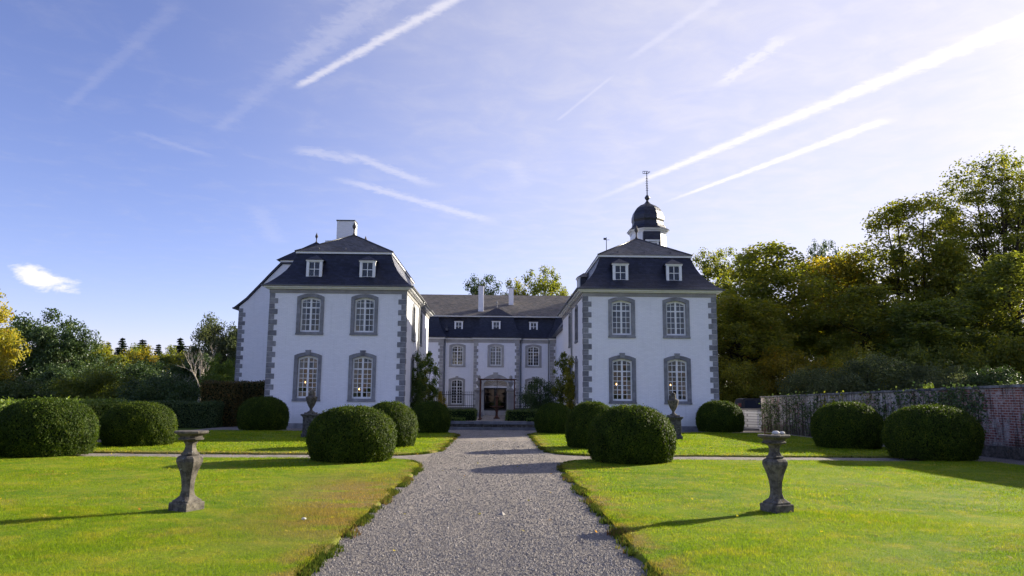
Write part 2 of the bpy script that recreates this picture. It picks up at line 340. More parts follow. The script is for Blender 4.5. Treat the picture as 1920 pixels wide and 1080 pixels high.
def mk_brickwall():
    m, N = material('garden_brick'); p = wpos(N); x, y, z = N.sep(p)
    vec = N.comb(N.m('ADD', y, N.m('MULTIPLY', x, .05)), z, 0)
    br = N.n('ShaderNodeTexBrick', {'Vector': vec, 'Scale': 1.0, 'Mortar Size': .012, 'Mortar Smooth': .3, 'Brick Width': .23, 'Row Height': .077,
             'Color1': (.19, .062, .044, 1), 'Color2': (.30, .115, .080, 1), 'Mortar': (.40, .38, .36, 1)})
    big = N.noise(N.vm('ADD', p, (0, 4.3, 0)), .42, 5, .65); sm = N.noise(p, 4.5, 6, .7); vert = N.noise(N.vm('MULTIPLY', p, (3, 3, .30)), 2.3, 6, .72)
    mid = N.noise(N.vm('ADD', p, (5, 1.3, 2)), 1.7, 6, .7)
    white = N.m('ADD', N.m('MULTIPLY', N.ss(y, 21.0, 29, .02, .30), 1), N.m('MULTIPLY', big, .55))
    wmask = N.ss(N.m('ADD', white, N.m('ADD', N.m('MULTIPLY', N.m('SUBTRACT', sm, .5), 1.3), N.m('MULTIPLY', N.m('SUBTRACT', mid, .5), 1.2))), .28, .62, 0, .85)
    c = N.mix(wmask, br.outputs[0], N.mix(1, (.56, .53, .50), N.ramp(br.outputs[1], [(0, (1, 1, 1)), (1, (.45, .45, .45))]), 'MULTIPLY'))
    dirt = N.m('MAXIMUM', N.ss(vert, .46, .63, 0, .76), N.ss(mid, .56, .72, 0, .55))
    c = N.mix(dirt, c, (.030, .028, .026))
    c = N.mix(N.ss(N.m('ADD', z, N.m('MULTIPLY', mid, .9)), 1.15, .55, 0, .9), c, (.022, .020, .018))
    h = N.m('ADD', N.m('MULTIPLY', br.outputs[1], -.7), N.m('MULTIPLY', sm, .6))
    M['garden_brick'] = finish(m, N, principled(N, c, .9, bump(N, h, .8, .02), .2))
    m, N = material('painted_rubble'); p = wpos(N); x, y, z = N.sep(p)
    br = N.n('ShaderNodeTexBrick', {'Vector': N.comb(N.m('ADD', x, y), z, 0), 'Scale': 1.0, 'Mortar Size': .02, 'Mortar Smooth': .3, 'Brick Width': .42, 'Row Height': .15,
             'Color1': (.50, .50, .51, 1), 'Color2': (.38, .38, .40, 1), 'Mortar': (.20, .20, .21, 1)})
    sm = N.noise(p, 5, 6, .7)
    c = N.mix(N.ss(sm, .5, .75, 0, .5), br.outputs[0], (.16, .16, .16))
    M['painted_rubble'] = finish(m, N, principled(N, c, .9, bump(N, N.m('ADD', N.m('MULTIPLY', br.outputs[1], -.7), sm), .7, .03), .2))
mk_brickwall()

# ------------------------------------------------------------------ mesh helpers
def world_loc(o):
    v = Vector((0, 0, 0))
    while o is not None: v = v + o.location; o = o.parent
    return v
def link(o, parent=None):
    col.objects.link(o)
    if parent is not None: o.parent = parent
    return o
def tag(o, label=None, cat=None, group=None, kind=None):
    if label: o['label'] = label
    if cat: o['category'] = cat
    if group: o['group'] = group
    if kind: o['kind'] = kind
    return o
def empty(name, loc, label, cat, group=None):
    o = bpy.data.objects.new(name, None); o.location = loc; o.empty_display_size = .3; link(o)
    return tag(o, label, cat, group)
def mesh_obj(name, me, mat, parent=None, loc=(0, 0, 0)):
    if mat is not None and not me.materials: me.materials.append(M[mat])
    o = bpy.data.objects.new(name, me); o.location = loc
    return link(o, parent)

class MB:
    def __init__(s): s.v = []; s.f = []; s.smooth = False
    def quad(s, *pts):
        i = len(s.v); s.v += [tuple(p) for p in pts]; s.f.append(tuple(range(i, i+len(pts)))); return s
    def box(s, x0, x1, y0, y1, z0, z1):
        i = len(s.v)
        s.v += [(x0, y0, z0), (x1, y0, z0), (x1, y1, z0), (x0, y1, z0), (x0, y0, z1), (x1, y0, z1), (x1, y1, z1), (x0, y1, z1)]
        for q in ((0, 3, 2, 1), (4, 5, 6, 7), (0, 1, 5, 4), (1, 2, 6, 5), (2, 3, 7, 6), (3, 0, 4, 7)): s.f.append(tuple(i+k for k in q))
        return s
    def rings(s, rings, cap0=True, cap1=True, closed=True):
        i = len(s.v); n = len(rings[0])
        for r in rings: s.v += [tuple(p) for p in r]
        for a in range(len(rings)-1):
            for b in range(n if closed else n-1):
                c = (b+1) % n
                s.f.append((i+a*n+b, i+a*n+c, i+(a+1)*n+c, i+(a+1)*n+b))
        if cap0: s.f.append(tuple(i+k for k in reversed(range(n))))
        if cap1: s.f.append(tuple(i+(len(rings)-1)*n+k for k in range(n)))
        return s
    def lathe(s, prof, n=16, c=(0, 0, 0), rot=0, sq=1):
        rr = [[(c[0]+r*math.cos(rot+2*math.pi*k/n), c[1]+sq*r*math.sin(rot+2*math.pi*k/n), c[2]+z) for k in range(n)] for r, z in prof]
        return s.rings(rr)
    def tube(s, pts, rad, n=6):
        pts = [Vector(p) for p in pts]; rr = []
        for k, p in enumerate(pts):
            d = (pts[min(k+1, len(pts)-1)]-pts[max(k-1, 0)]).normalized()
            a = d.cross(Vector((0, 0, 1)) if abs(d.z) < .9 else Vector((1, 0, 0))).normalized(); b = d.cross(a)
            r = rad[k] if isinstance(rad, (list, tuple)) else rad
            rr.append([p+(a*math.cos(2*math.pi*j/n)+b*math.sin(2*math.pi*j/n))*r for j in range(n)])
        return s.rings(rr)
    def prism_y(s, poly, y0, y1):
        return s.rings([[(x, y0, z) for x, z in poly], [(x, y1, z) for x, z in poly]])
    def mesh(s, name, org=(0, 0, 0)):
        me = bpy.data.meshes.new(name)
        ox, oy, oz = org
        me.from_pydata([(x-ox, y-oy, z-oz) for x, y, z in s.v], [], s.f); me.validate(); me.update()
        bm = bmesh.new(); bm.from_mesh(me); bmesh.ops.recalc_face_normals(bm, faces=bm.faces); bm.to_mesh(me); bm.free()
        if s.smooth: me.polygons.foreach_set('use_smooth', [True]*len(me.polygons))
        return me
    def build(s, name, mat, parent=None, local=False):
        org = (0, 0, 0) if (parent is None or local) else world_loc(parent)
        return mesh_obj(name, s.mesh(name, org), mat, parent)

def np_mesh(name, verts, nper, attr=None, mat=None, smooth=False):
    """mesh of separate polygons with nper corners each; attr = one float for each polygon"""
    nv = len(verts); nf = nv//nper
    me = bpy.data.meshes.new(name)
    me.vertices.add(nv); me.vertices.foreach_set('co', np.ascontiguousarray(verts, dtype=np.float32).ravel())
    me.loops.add(nv); me.loops.foreach_set('vertex_index', np.arange(nv, dtype=np.int32))
    me.polygons.add(nf); me.polygons.foreach_set('loop_start', np.arange(0, nv, nper, dtype=np.int32))
    me.polygons.foreach_set('loop_total', np.full(nf, nper, dtype=np.int32))
    if attr is not None:
        a = me.attributes.new('v', 'FLOAT', 'FACE'); a.data.foreach_set('value', np.asarray(attr, dtype=np.float32))
    me.update(calc_edges=True)
    if mat: me.materials.append(M[mat])
    return me
def leaf_quads(pos, nrm, length, width, r):
    """one rhombic leaf for each position, lying across nrm"""
    n = len(pos)
    nrm = nrm/np.maximum(np.linalg.norm(nrm, axis=1, keepdims=True), 1e-6)
    t = r.normal(size=(n, 3)); t -= nrm*(t*nrm).sum(1, keepdims=True); t /= np.maximum(np.linalg.norm(t, axis=1, keepdims=True), 1e-6)
    b = np.cross(nrm, t)
    L = (length*r.uniform(.7, 1.3, n))[:, None]; Wd = (width*r.uniform(.7, 1.3, n))[:, None]
    out = np.empty((n, 4, 3))
    out[:, 0] = pos-t*L*.5; out[:, 1] = pos+b*Wd*.5-t*L*.05; out[:, 2] = pos+t*L*.5; out[:, 3] = pos-b*Wd*.5-t*L*.05
    return out.reshape(-1, 3)

# ------------------------------------------------------------------ ground
def sheet(name, x0, x1, y0, y1, z, mat):
    o = MB().quad((x0, y0, z), (x1, y0, z), (x1, y1, z), (x0, y1, z)).build(name, mat); return tag(o, kind='structure')
sheet('ground', -1500, 1500, -300, 2500, -.03, 'meadow')
sheet('gravel_court', -15.0, 16.2, -6, 73.4, 0., 'gravel')

def outline(pts, step=.12, jit=.016, r=None):
    r = r or random; out = []
    for k in range(len(pts)):
        a, b = Vector(pts[k]), Vector(pts[(k+1) % len(pts)]); n = max(1, int((b-a).length/step))
        d = (b-a).normalized(); nn = Vector((-d.y, d.x))
        for j in range(n):
            p = a.lerp(b, j/n)
            w = .045*math.sin(p.x*2.1+p.y*1.7)+.03*math.sin(p.x*5.3-p.y*4.1)
            out.append(p+nn*(w+r.uniform(-jit, jit)))
    return out
def lawn(name, pts, z=.05):
    o = outline(pts); c = sum(o, Vector((0, 0)))/len(o)
    def ins(p, d): v = (c-p); return p+v.normalized()*d
    mb = MB(); n = len(o)
    mb.rings([[(p.x, p.y, -.01) for p in o], [(ins(p, .02).x, ins(p, .02).y, z*.7) for p in o], [(ins(p, .06).x, ins(p, .06).y, z) for p in o]], cap0=False)
    ob = mb.build(name, 'lawn')
    bm = bmesh.new(); bm.from_mesh(ob.data); bmesh.ops.triangulate(bm, faces=[f for f in bm.faces if len(f.verts) > 4]); bm.to_mesh(ob.data); bm.free()
    return tag(ob, kind='structure')
LAWNS = {
 'fl': [(-1.87, 2.0), (-1.87, 18.2), (-2.02, 19.3), (-2.35, 20.25), (-2.9, 20.6), (-13.7, 20.6), (-13.7, 2.0)],
 'fr': [(1.56, 2.0), (13.9, 2.0), (13.9, 20.95), (2.6, 20.85), (2.05, 20.45), (1.70, 19.5), (1.56, 18.2)],
 'bl': [(-1.82, 24.0), (-1.82, 34.2), (-2.1, 35.4), (-2.6, 36.2), (-13.7, 36.4), (-13.7, 22.3), (-2.9, 22.25), (-2.2, 22.9)],
 'br': [(1.52, 24.2), (2.0, 23.1), (2.7, 22.6), (13.9, 22.7), (13.9, 38.0), (2.5, 37.2), (1.8, 36.2), (1.52, 35.0)],
}
for k_, nm in (('fl', 'front_left_lawn'), ('fr', 'front_right_lawn'), ('bl', 'back_left_lawn'), ('br', 'back_right_lawn')): lawn(nm, LAWNS[k_])

# rising meadow on the right behind the walls, where the wood stands
def bank():
    xs = np.linspace(13.2, 240, 60); ys = np.linspace(46, 420, 70); mb = MB()
    def h(x, y):
        t = min(1, max(0, (y-47)/45)); t = t*t*(3-2*t); s = min(1, max(0, (x-13.2)/14)); s = s*s*(3-2*s)
        u = min(1, max(0, (240-x)/60))*min(1, max(0, (420-y)/120))
        return -.08+(3.2*t*(.35+.65*s)+.02*max(0, y-90)*s)*u + .25*math.sin(x*.21)*math.sin(y*.17)*t
    for y in ys: mb.v += [(x, y, h(x, y)) for x in xs]
    n = len(xs)
    for j in range(len(ys)-1):
        for i in range(n-1): mb.f.append((j*n+i, j*n+i+1, (j+1)*n+i+1, (j+1)*n+i))
    mb.smooth = True
    return tag(mb.build('hill', 'meadow'), kind='structure')
bank()

# ------------------------------------------------------------------ windows, quoins and other repeated building parts
WIN_CACHE = {}
def arch_path(hw, z0, zs, rise, n=8):
    """outline of an opening: up the right side, over the arch, down the left"""
    pts = [(-hw, z0), (hw, z0), (hw, zs)]
    for k in range(1, n): t = -1+2*k/n; pts.append((-t*hw, zs+rise*(1-t*t)))
    pts.append((-hw, zs)); return pts
PANE_CACHE = {}
def pane_mesh(w, h):
    key = (round(w, 3), round(h, 3))
    if key not in PANE_CACHE:
        PANE_CACHE[key] = MB().box(-w/2, w/2, -.002, .002, -h/2, h/2).mesh('pane')
    return PANE_CACHE[key]
def window_meshes(W_, H_, rows, keystone, sw):
    key = (W_, H_, rows, keystone, sw)
    if key in WIN_CACHE: return WIN_CACHE[key]
    hw = W_/2; ih = hw-sw; sill = .165; zs = H_
    outer = arch_path(hw, 0, zs, .17); inner = arch_path(ih, sill, zs-.15, .125)
    mb = MB()
    F = lambda path, y: [(x, y, z) for x, z in path]
    mb.rings([F(outer, .05), F(outer, -.05), F(inner, -.045), F(inner, .30)], cap0=False, cap1=False)
    mb.box(-hw-.02, hw+.02, -.075, .02, 0.003, .10)
    surround = mb.mesh('window')
    key_me = None
    if keystone:
        key_me = MB().prism_y([(-.11, zs+.02), (.11, zs+.02), (.15, zs+.29), (-.15, zs+.29)], -.085, .04).mesh('keystone')
    z0, z1 = sill, zs-.15+.125
    fw, mw, bw = .078, .10, .031
    zt = z0+(z1-z0)*.70
    fb = MB(); y0, y1 = .13, .185
    fb.box(-ih, -ih+fw, y0, y1, z0, z1); fb.box(ih-fw, ih, y0, y1, z0, z1)
    fb.box(-ih+fw, ih-fw, y0, y1, z0, z0+fw+.02)
    fb.box(-mw/2, mw/2, y0-.012, y1, z0+fw+.02, z1)
    fb.box(-ih+fw, -mw/2, y0-.008, y1, zt-.035, zt+.035); fb.box(mw/2, ih-fw, y0-.008, y1, zt-.035, zt+.035)
    # arched head board
    arcI = [(x, z) for x, z in arch_path(ih-fw, 0, zs-.15-.10, .125)][2:]
    arcO = [(x, z) for x, z in arch_path(ih, 0, zs-.15, .135)][2:]
    a = [(x, y0+.002, z) for x, z in arcI]; b = [(x, y0+.002, z) for x, z in arcO]
    a2 = [(x, y1, z) for x, z in arcI]; b2 = [(x, y1, z) for x, z in arcO]
    fb.rings([a, b], cap0=False, cap1=False, closed=False); fb.rings([a, a2], cap0=False, cap1=False, closed=False)
    panes = []
    for sx in (-1, 1):
        xa, xb = (-ih+fw, -mw/2) if sx < 0 else (mw/2, ih-fw)
        xm = (xa+xb)/2
        fb.box(xm-bw/2, xm+bw/2, y0+.01, y1-.01, z0+fw+.02, z1-.02)
        for za, zb, nr in ((z0+fw+.02, zt-.035, rows), (zt+.035, z1, 2)):
            hh = (zb-za)/nr
            for k in range(1, nr):
                z = za+k*hh
                fb.box(xa, xm-bw/2, y0+.012, y1-.012, z-bw/2, z+bw/2); fb.box(xm+bw/2, xb, y0+.012, y1-.012, z-bw/2, z+bw/2)
            for k in range(nr):
                for x_ in ((xa+xm)/2, (xm+xb)/2): panes.append((x_, za+(k+.5)*hh, (xb-xa)/2, hh))
    WIN_CACHE[key] = (surround, key_me, fb.mesh('frame'), panes, ih, z0, z1)
    return WIN_CACHE[key]
def curtain_mesh(side, ih, z0, z1, style):
    mb = MB(); n = 16; rows = 10; rings = []
    for j in range(rows+1):
        t = j/rows; z = z1-(z1-z0)*t
        if style == 'tied': wdt = ih*(.80-.50*math.sin(min(1, t*1.25)*math.pi/2)+.35*max(0, t-.7))
        elif style == 'sheer': wdt = ih*.98
        else: wdt = ih*.42
        r = []
        for k in range(n+1):
            u = k/n; x = side*(ih-u*wdt); r.append((x, .40+.03*math.sin(u*22+t*1.5), z))
        rings.append(r)
    mb.rings(rings, cap0=False, cap1=False, closed=False); mb.smooth = True
    return mb.mesh('curtain')
def add_window(parent, loc, rotz, W_=1.46, H_=2.08, rows=4, keystone=False, dress=None, sw=.19, stone='stone', with_panes=True):
    sur, keym, frm, panes, ih, z0, z1 = window_meshes(W_, H_, rows, keystone, sw)
    pl = world_loc(parent)
    w = mesh_obj('window', sur, stone, parent, Vector(loc)-pl); w.rotation_euler.z = rotz
    if keym: mesh_obj('keystone', keym, stone, w)
    mesh_obj('frame', frm, 'white_paint', w)
    if with_panes:
        for px, pz, pw, ph in panes:
            p = mesh_obj('pane', pane_mesh(pw, ph), 'glass', w, (px, .16, pz))
            p.rotation_euler = (random.gauss(0, .012), 0, random.gauss(0, .012))
    else:
        MB().box(-ih, ih, .158, .162, z0, z1).build('pane', 'glass', w, True)
    if dress == 'blind':
        MB().box(-ih-.05, ih+.05, .36, .365, z0-.05, z1+.1).build('blind', 'blind', w, True)
    elif dress:
        l, r = dress if isinstance(dress, tuple) else (dress, dress)
        for sd_, st in ((-1, l), (1, r)):
            if st: mesh_obj('curtain', curtain_mesh(sd_, ih+.02, z0, z1+.1, st), 'curtain', w)
    return w
def wall_panel(mb, width, height, holes, T, z0=0., th=.35):
    """a wall with rectangular openings; T maps (u, depth, z) to a world point; depth grows into the building"""
    us = sorted({0., width, *[h[0] for h in holes], *[h[1] for h in holes]}); zs = sorted({z0, height, *[h[2] for h in holes], *[h[3] for h in holes]})
    def open_(u, z): return any(h[0] < u < h[1] and h[2] < z < h[3] for h in holes)
    for i in range(len(us)-1):
        for j in range(len(zs)-1):
            if not open_((us[i]+us[i+1])/2, (zs[j]+zs[j+1])/2):
                for d in (0, th): mb.quad(T(us[i], d, zs[j]), T(us[i+1], d, zs[j]), T(us[i+1], d, zs[j+1]), T(us[i], d, zs[j+1]))
    for a, b, c_, d_ in holes:
        mb.quad(T(a, 0, c_), T(a, th, c_), T(a, th, d_), T(a, 0, d_)); mb.quad(T(b, 0, c_), T(b, th, c_), T(b, th, d_), T(b, 0, d_))
        mb.quad(T(a, 0, c_), T(b, 0, c_), T(b, th, c_), T(a, th, c_)); mb.quad(T(a, 0, d_), T(b, 0, d_), T(b, th, d_), T(a, th, d_))
QUOIN = {}
def quoins(parent, x, y, z0, z1, sx, sy, step=.285, long_=.43, short=.26, both=True, mat='stone'):
    """stack of corner blocks at the vertical edge (x, y); the wall runs off in direction sx along X and sy along Y"""
    pl = world_loc(parent); n = int(round((z1-z0)/step)); h = (z1-z0)/n
    for k in range(n):
        wide = k % 2 == 0
        a, b = (long_, short) if wide else (short, long_)
        if not both: b = .3
        key = (round(a, 3), round(b, 3), round(h, 4), sx, sy, mat)
        if key not in QUOIN:
            p = .026; g = .008
            xs = sorted((-sx*p, sx*a)); ys = sorted((-sy*p, sy*b))
            QUOIN[key] = MB().box(xs[0], xs[1], ys[0], ys[1], g, h-g).mesh('quoin')
        mesh_obj('quoin', QUOIN[key], mat, parent, Vector((x, y, z0+k*h))-pl)
PROFILE = [(0, 0), (.12, .10), (.24, .165), (.40, .26), (.58, .40), (.72, .58), (.82, .75), (.90, .90), (1.0, 1.0)]  # (outward share, height share from the eave) read backwards below
def mansard(mb, x0, x1, y0, y1, z0, z1, over=.40, inset=1.07, ends=(1, 1, 1, 1)):
    """concave lower slope on the sides named in ends = (left, right, front, back)"""
    shares = [(1.0, 0.), (.83, .08), (.65, .20), (.47, .34), (.30, .50), (.17, .67), (.07, .85), (0., 1.)]
    rings = []
    for o, h in shares:
        off = -inset+(over+inset)*o; z = z0+(z1-z0)*h
        L, R_, F_, B_ = [off if e else 0 for e in ends]
        rings.append([(x0-L, y0-F_, z), (x1+R_, y0-F_, z), (x1+R_, y1+B_, z), (x0-L, y1+B_, z)])
    mb.rings(rings, cap0=False, cap1=True); return mb
def hip(mb, x0, x1, y0, y1, z0, ridge, z1):
    """hip roof over a rectangle, ridge = ((xa, ya), (xb, yb))"""
    (xa, ya), (xb, yb) = ridge
    A, B, C, D = (x0, y0, z0), (x1, y0, z0), (x1, y1, z0), (x0, y1, z0); P, Q = (xa, ya, z1), (xb, yb, z1)
    if abs(xb-xa) < 1e-6:
        mb.quad(A, B, P); mb.quad(B, C, Q, P); mb.quad(C, D, Q); mb.quad(D, A, P, Q)
    else:
        mb.quad(A, B, Q, P); mb.quad(B, C, Q); mb.quad(C, D, P, Q); mb.quad(D, A, P)
    mb.quad(A, B, C, D); return mb
def finial(parent, x, y, z, h=.8, mat='finial_clay'):
    mb = MB(); s = h/.8; mb.smooth = True
    mb.lathe([(.13*s, -.12), (.07*s, .05*s), (.04*s, .12*s), (.045*s, .34*s), (.075*s, .38*s), (.12*s, .46*s), (.115*s, .52*s), (.07*s, .62*s), (.025*s, .74*s), (.004, .8*s)], 12, (x, y, z))
    return mb.build('finial', mat, parent)
def frame_ring(mb, x0, x1, y0, y1, z0, z1, t):
    """a hollow rectangular course: t outward from the walls x0..x1, y0..y1"""
    mb.box(x0-t, x1+t, y0-t, y0, z0, z1); mb.box(x0-t, x1+t, y1, y1+t, z0, z1); mb.box(x0-t, x0, y0, y1, z0, z1); mb.box(x1, x1+t, y0, y1, z0, z1); return mb
DORMER = {}
def dormer(parent, loc, rotz, w=.86, h=.92, back=1.3):
    """roof window; local x along the wall, y into the roof, z up; origin at the middle of its foot"""
    key = (w, h, back)
    if key not in DORMER:
        hw = w/2; f = MB(); pt = .15
        f.box(-hw, -hw+pt, -.02, .10, -.05, h); f.box(hw-pt, hw, -.02, .10, -.05, h)
        f.box(-hw-.04, hw+.04, -.05, .12, h, h+.07)
        f.box(-hw+pt, hw-pt, 0, .08, .03, .10); f.box(-hw+pt, hw-pt, 0, .08, h-.05, h)
        f.box(-.02, .02, .02, .07, .10, h-.05); zc = (.10+h-.05)/2
        f.box(-hw+pt, -.02, .02, .07, zc-.018, zc+.018); f.box(.02, hw-pt, .02, .07, zc-.018, zc+.018)
        ck = MB(); ck.box(-hw+.01, -hw+.06, .10, back, -.1, h); ck.box(hw-.06, hw-.01, .10, back, -.1, h); ck.box(-hw+pt, hw-pt, .09, .13, -.16, .03)
        r = MB(); ov = .09; zt = h+.072
        A, B = (-hw-ov, -.10, zt), (hw+ov, -.10, zt); C, D = (hw+ov, back, zt), (-hw-ov, back, zt); P, Q = (0, .36, zt+.34), (0, back, zt+.34)
        r.quad(A, B, P); r.quad(B, C, Q, P); r.quad(D, A, P, Q); r.quad(C, D, Q); r.quad(A, B, C, D)
        bk = MB().box(-hw+.07, hw-.07, .5, .52, 0, h)
        DORMER[key] = (f.mesh('dormer'), ck.mesh('cheek'), r.mesh('roof'), bk.mesh('interior_wall'), [(sx*(hw-pt+.02)/2, zc+sz*(h-.15)/4) for sx in (-1, 1) for sz in (-1, 1)], (hw-pt-.02, (h-.15)/2))
    f, ck, r, bk, pn, ps = DORMER[key]
    d = mesh_obj('dormer', f, 'white_paint', parent, Vector(loc)-world_loc(parent)); d.rotation_euler.z = rotz
    mesh_obj('cheek', ck, 'slate', d); mesh_obj('roof', r, 'slate', d); mesh_obj('interior_wall', bk, 'interior_plaster', d)
    for px, pz in pn:
        p = mesh_obj('pane', pane_mesh(*ps), 'glass', d, (px, .045, pz)); p.rotation_euler = (random.gauss(0, .01), 0, random.gauss(0, .01))
    return d
def chimney(parent, x0, x1, y0, y1, z0, z1, mat='wall'):
    c = MB().box(x0, x1, y0, y1, z0, z1).build('chimney', mat, parent)
    MB().box(x0-.05, x1+.05, y0-.05, y1+.05, z1, z1+.07).build('cap', 'lead', c)
    return c
def pipe(parent, pts, r=.05, mat='pipe', name='downpipe'):
    mb = MB(); mb.smooth = True; mb.tube(pts, r, 8); return mb.build(name, mat, parent)

# ------------------------------------------------------------------ the two front wings
def front_wing(name, label, x0, x1, y0, y1, win_x, inner, dress_u, dress_l):
    cx = (x0+x1)/2
    b = empty(name, (cx, y0, 0), label, 'building', 'white front wings of the manor')
    H = 7.24; EZ = 7.62
    zl, zu = 1.42, 4.96
    mb = MB(); w = 1.46
    hole = lambda u, zb, hh: (u-.64, u+.64, zb+.08, zb+hh-.04)
    front_holes = [hole(x-x0, zl, 2.44) for x in win_x]+[hole(x-x0, zu, 2.08) for x in win_x]
    wall_panel(mb, x1-x0, EZ, front_holes, lambda u, d, z: (x0+u, y0+d, z))
    side_y = (43.75, 47.8); ix = x1 if inner > 0 else x0
    sh = [hole(y-y0, zu-.03, 2.08) for y in side_y]+[hole(y-y0, zl, 2.44) for y in side_y]
    wall_panel(mb, y1-y0, EZ, sh, lambda u, d, z: (ix-inner*d, y0+u, z))
    oxx = x0 if inner > 0 else x1
    wall_panel(mb, y1-y0, EZ, [], lambda u, d, z: (oxx+inner*d, y0+u, z))
    wall_panel(mb, x1-x0, EZ, [], lambda u, d, z: (x0+u, y1-d, z))
    mb.build('wall', 'wall', b)
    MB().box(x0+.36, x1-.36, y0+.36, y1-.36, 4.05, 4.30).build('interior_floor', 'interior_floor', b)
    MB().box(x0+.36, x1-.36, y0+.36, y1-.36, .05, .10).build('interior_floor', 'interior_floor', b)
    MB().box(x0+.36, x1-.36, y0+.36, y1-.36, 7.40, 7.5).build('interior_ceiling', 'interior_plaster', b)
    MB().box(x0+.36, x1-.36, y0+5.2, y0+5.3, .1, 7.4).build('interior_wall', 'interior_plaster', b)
    frame_ring(MB(), x0, x1, y0, y1, 0, .27, .035).build('plinth', 'stone', b)
    # stone architrave, moulding, gutter
    frame_ring(MB(), x0, x1, y0, y1, 7.23, 7.44, .045).build('architrave', 'stone_light', b)
    mo = MB(); frame_ring(mo, x0, x1, y0, y1, 7.44, 7.50, .16); frame_ring(mo, x0, x1, y0, y1, 7.50, 7.575, .30); mo.build('cornice', 'white_paint', b)
    frame_ring(MB(), x0, x1, y0, y1, 7.577, 7.64, .42).build('gutter', 'gutter', b)
    for i, x in enumerate(win_x):
        add_window(b, (x, y0, zu), 0, rows=4, H_=2.08, dress=dress_u[i])
        add_window(b, (x, y0, zl), 0, rows=6, H_=2.44, keystone=True, dress=dress_l[i])
    for y in side_y:
        add_window(b, (ix, y, zu-.03), inner*math.pi/2, rows=4, H_=2.08, with_panes=False)
        add_window(b, (ix, y, zl), inner*math.pi/2, rows=6, H_=2.44, keystone=True, with_panes=False)
    quoins(b, x0, y0, .27, 7.23, 1, 1); quoins(b, x1, y0, .27, 7.23, -1, 1)
    # roof
    bi = 1.05; zb = 9.62
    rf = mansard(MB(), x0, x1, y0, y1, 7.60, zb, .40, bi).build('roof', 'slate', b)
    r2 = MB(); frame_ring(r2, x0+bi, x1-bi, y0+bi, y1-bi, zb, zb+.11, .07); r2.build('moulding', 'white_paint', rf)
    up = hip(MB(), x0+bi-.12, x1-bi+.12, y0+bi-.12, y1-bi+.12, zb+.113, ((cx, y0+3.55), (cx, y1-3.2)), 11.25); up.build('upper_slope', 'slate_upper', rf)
    rdg = MB()
    for k in range(-1, 2): rdg.box(cx+k*1.5-.01, cx+k*1.5+.01, y0+1.25, y0+1.5, 9.9, 10.02)
    rdg.build('snow_hook', 'lead', rf)
    for px, py in ((x0+bi-.12, y0+bi-.12), (x1-bi+.12, y0+bi-.12)):
        pipe(rf, [(px, py, zb+.13), (cx, y0+3.55, 11.26)], .035, 'lead', 'hip_ridge')
    finial(b, cx, y0+3.55, 11.27, .82); finial(b, cx, y1-3.2, 11.27, .8)
    for x in win_x: dormer(b, (x+.02, y0+.30, 8.13), 0)
    for xs, rz in ((x0, -math.pi/2),):
        dormer(b, (xs-(.30 if xs == x1 else -.30), y0+(5.6 if rz*inner > 0 else 4.3), 8.13), rz)
    py_ = 46.0
    pipe(b, [(ix+inner*.38, py_, 7.56), (ix+inner*.30, py_, 7.40), (ix+inner*.09, py_, 7.12), (ix+inner*.09, py_, .1)])
    return b
LWX = (-12.40, -5.03); RWX = (4.62, 11.88); WY = 40.2
left_wing = front_wing('manor_wing', 'white two-storey manor wing with tall chimney behind its roof, left of the path', *LWX, WY, 53.2, (-10.20, -7.28), 1,
                       (('tied', 'tied'), ('sheer', 'narrow')), (('tied', 'tied'), ('narrow', None)))
right_wing = front_wing('manor_wing', 'white two-storey manor wing with the domed bell turret behind its roof, right of the path', *RWX, WY, 53.2, (6.70, 9.68), -1,
                        ('blind', 'blind'), ((None, 'narrow'), ('narrow', 'sheer')))

# ------------------------------------------------------------------ rear block of the left wing
def rear_block():
    x0, x1, y0, y1 = -17.45, -7.75, 50.0, 60.0; cx = (x0+x1)/2
    b = empty('manor_rear_block', (cx, y0, 0), 'taller white rear block with curved gable and square chimney behind the left wing', 'building')
    prof = [(0, 7.62), (.55, 8.10), (1.1, 8.72), (1.55, 9.22), (2.1, 9.85), (2.75, 10.55)]
    poly = [(x0, 0), (x1, 0)]+[(x1-d, z) for d, z in prof]+[(x0+d, z) for d, z in reversed(prof)]
    MB().prism_y(poly, y0, y0+.4).build('gable_wall', 'wall', b)
    w = MB(); w.box(x0, x0+.4, y0+.4, y1, 0, 7.6); w.box(x0, x1, y1-.4, y1, 0, 7.6); w.box(x1-.4, x1, y0+.4, y1-.4, 0, 7.6); w.build('wall', 'wall', b)
    rf = MB(); rings = []
    for y in (y0-.10, y1+.1):
        rings.append([(x0-.36, y, 7.46), (x0-.36, y, 7.56)]+[(x0+d-.12, y, z+.12) for d, z in prof[1:]]+[(x1-d+.12, y, z+.12) for d, z in reversed(prof[1:])]+[(x1+.36, y, 7.56), (x1+.36, y, 7.46)]+[(x1-d+.05, y, z) for d, z in prof[1:]]+[(x0+d-.05, y, z) for d, z in reversed(prof[1:])])
    rf.rings(rings); r = rf.build('roof', 'slate', b)
    MB().box(x0+2.6, x1-2.6, y0-.14, y1+.14, 10.67, 10.80).build('moulding', 'white_paint', r)
    hip(MB(), x0+2.35, x1-2.35, y0-.25, y1+.2, 10.803, ((-12.75, y0+.95), (-12.75, y1-2.2)), 12.32).build('upper_slope', 'slate', r)
    finial(b, -12.75, y0+.97, 12.28, .70)
    finial(b, -9.35, 51.0, 11.95, .85)
    MB().box(-12.0, -10.9, 50.4, 51.6, 11.9, 12.32).build('parapet', 'white_paint', b)
    chimney(b, -11.17, -9.98, 50.05, 51.0, 9.6, 13.62)
    quoins(b, x0, y0, .05, 7.5, 1, 1)
    mb = MB(); mb.tube([(x0-.35, y0-.2, 7.50), (x0-.35, y1, 7.50)], .07, 8); mb.build('gutter', 'gutter', b)
rear_block()

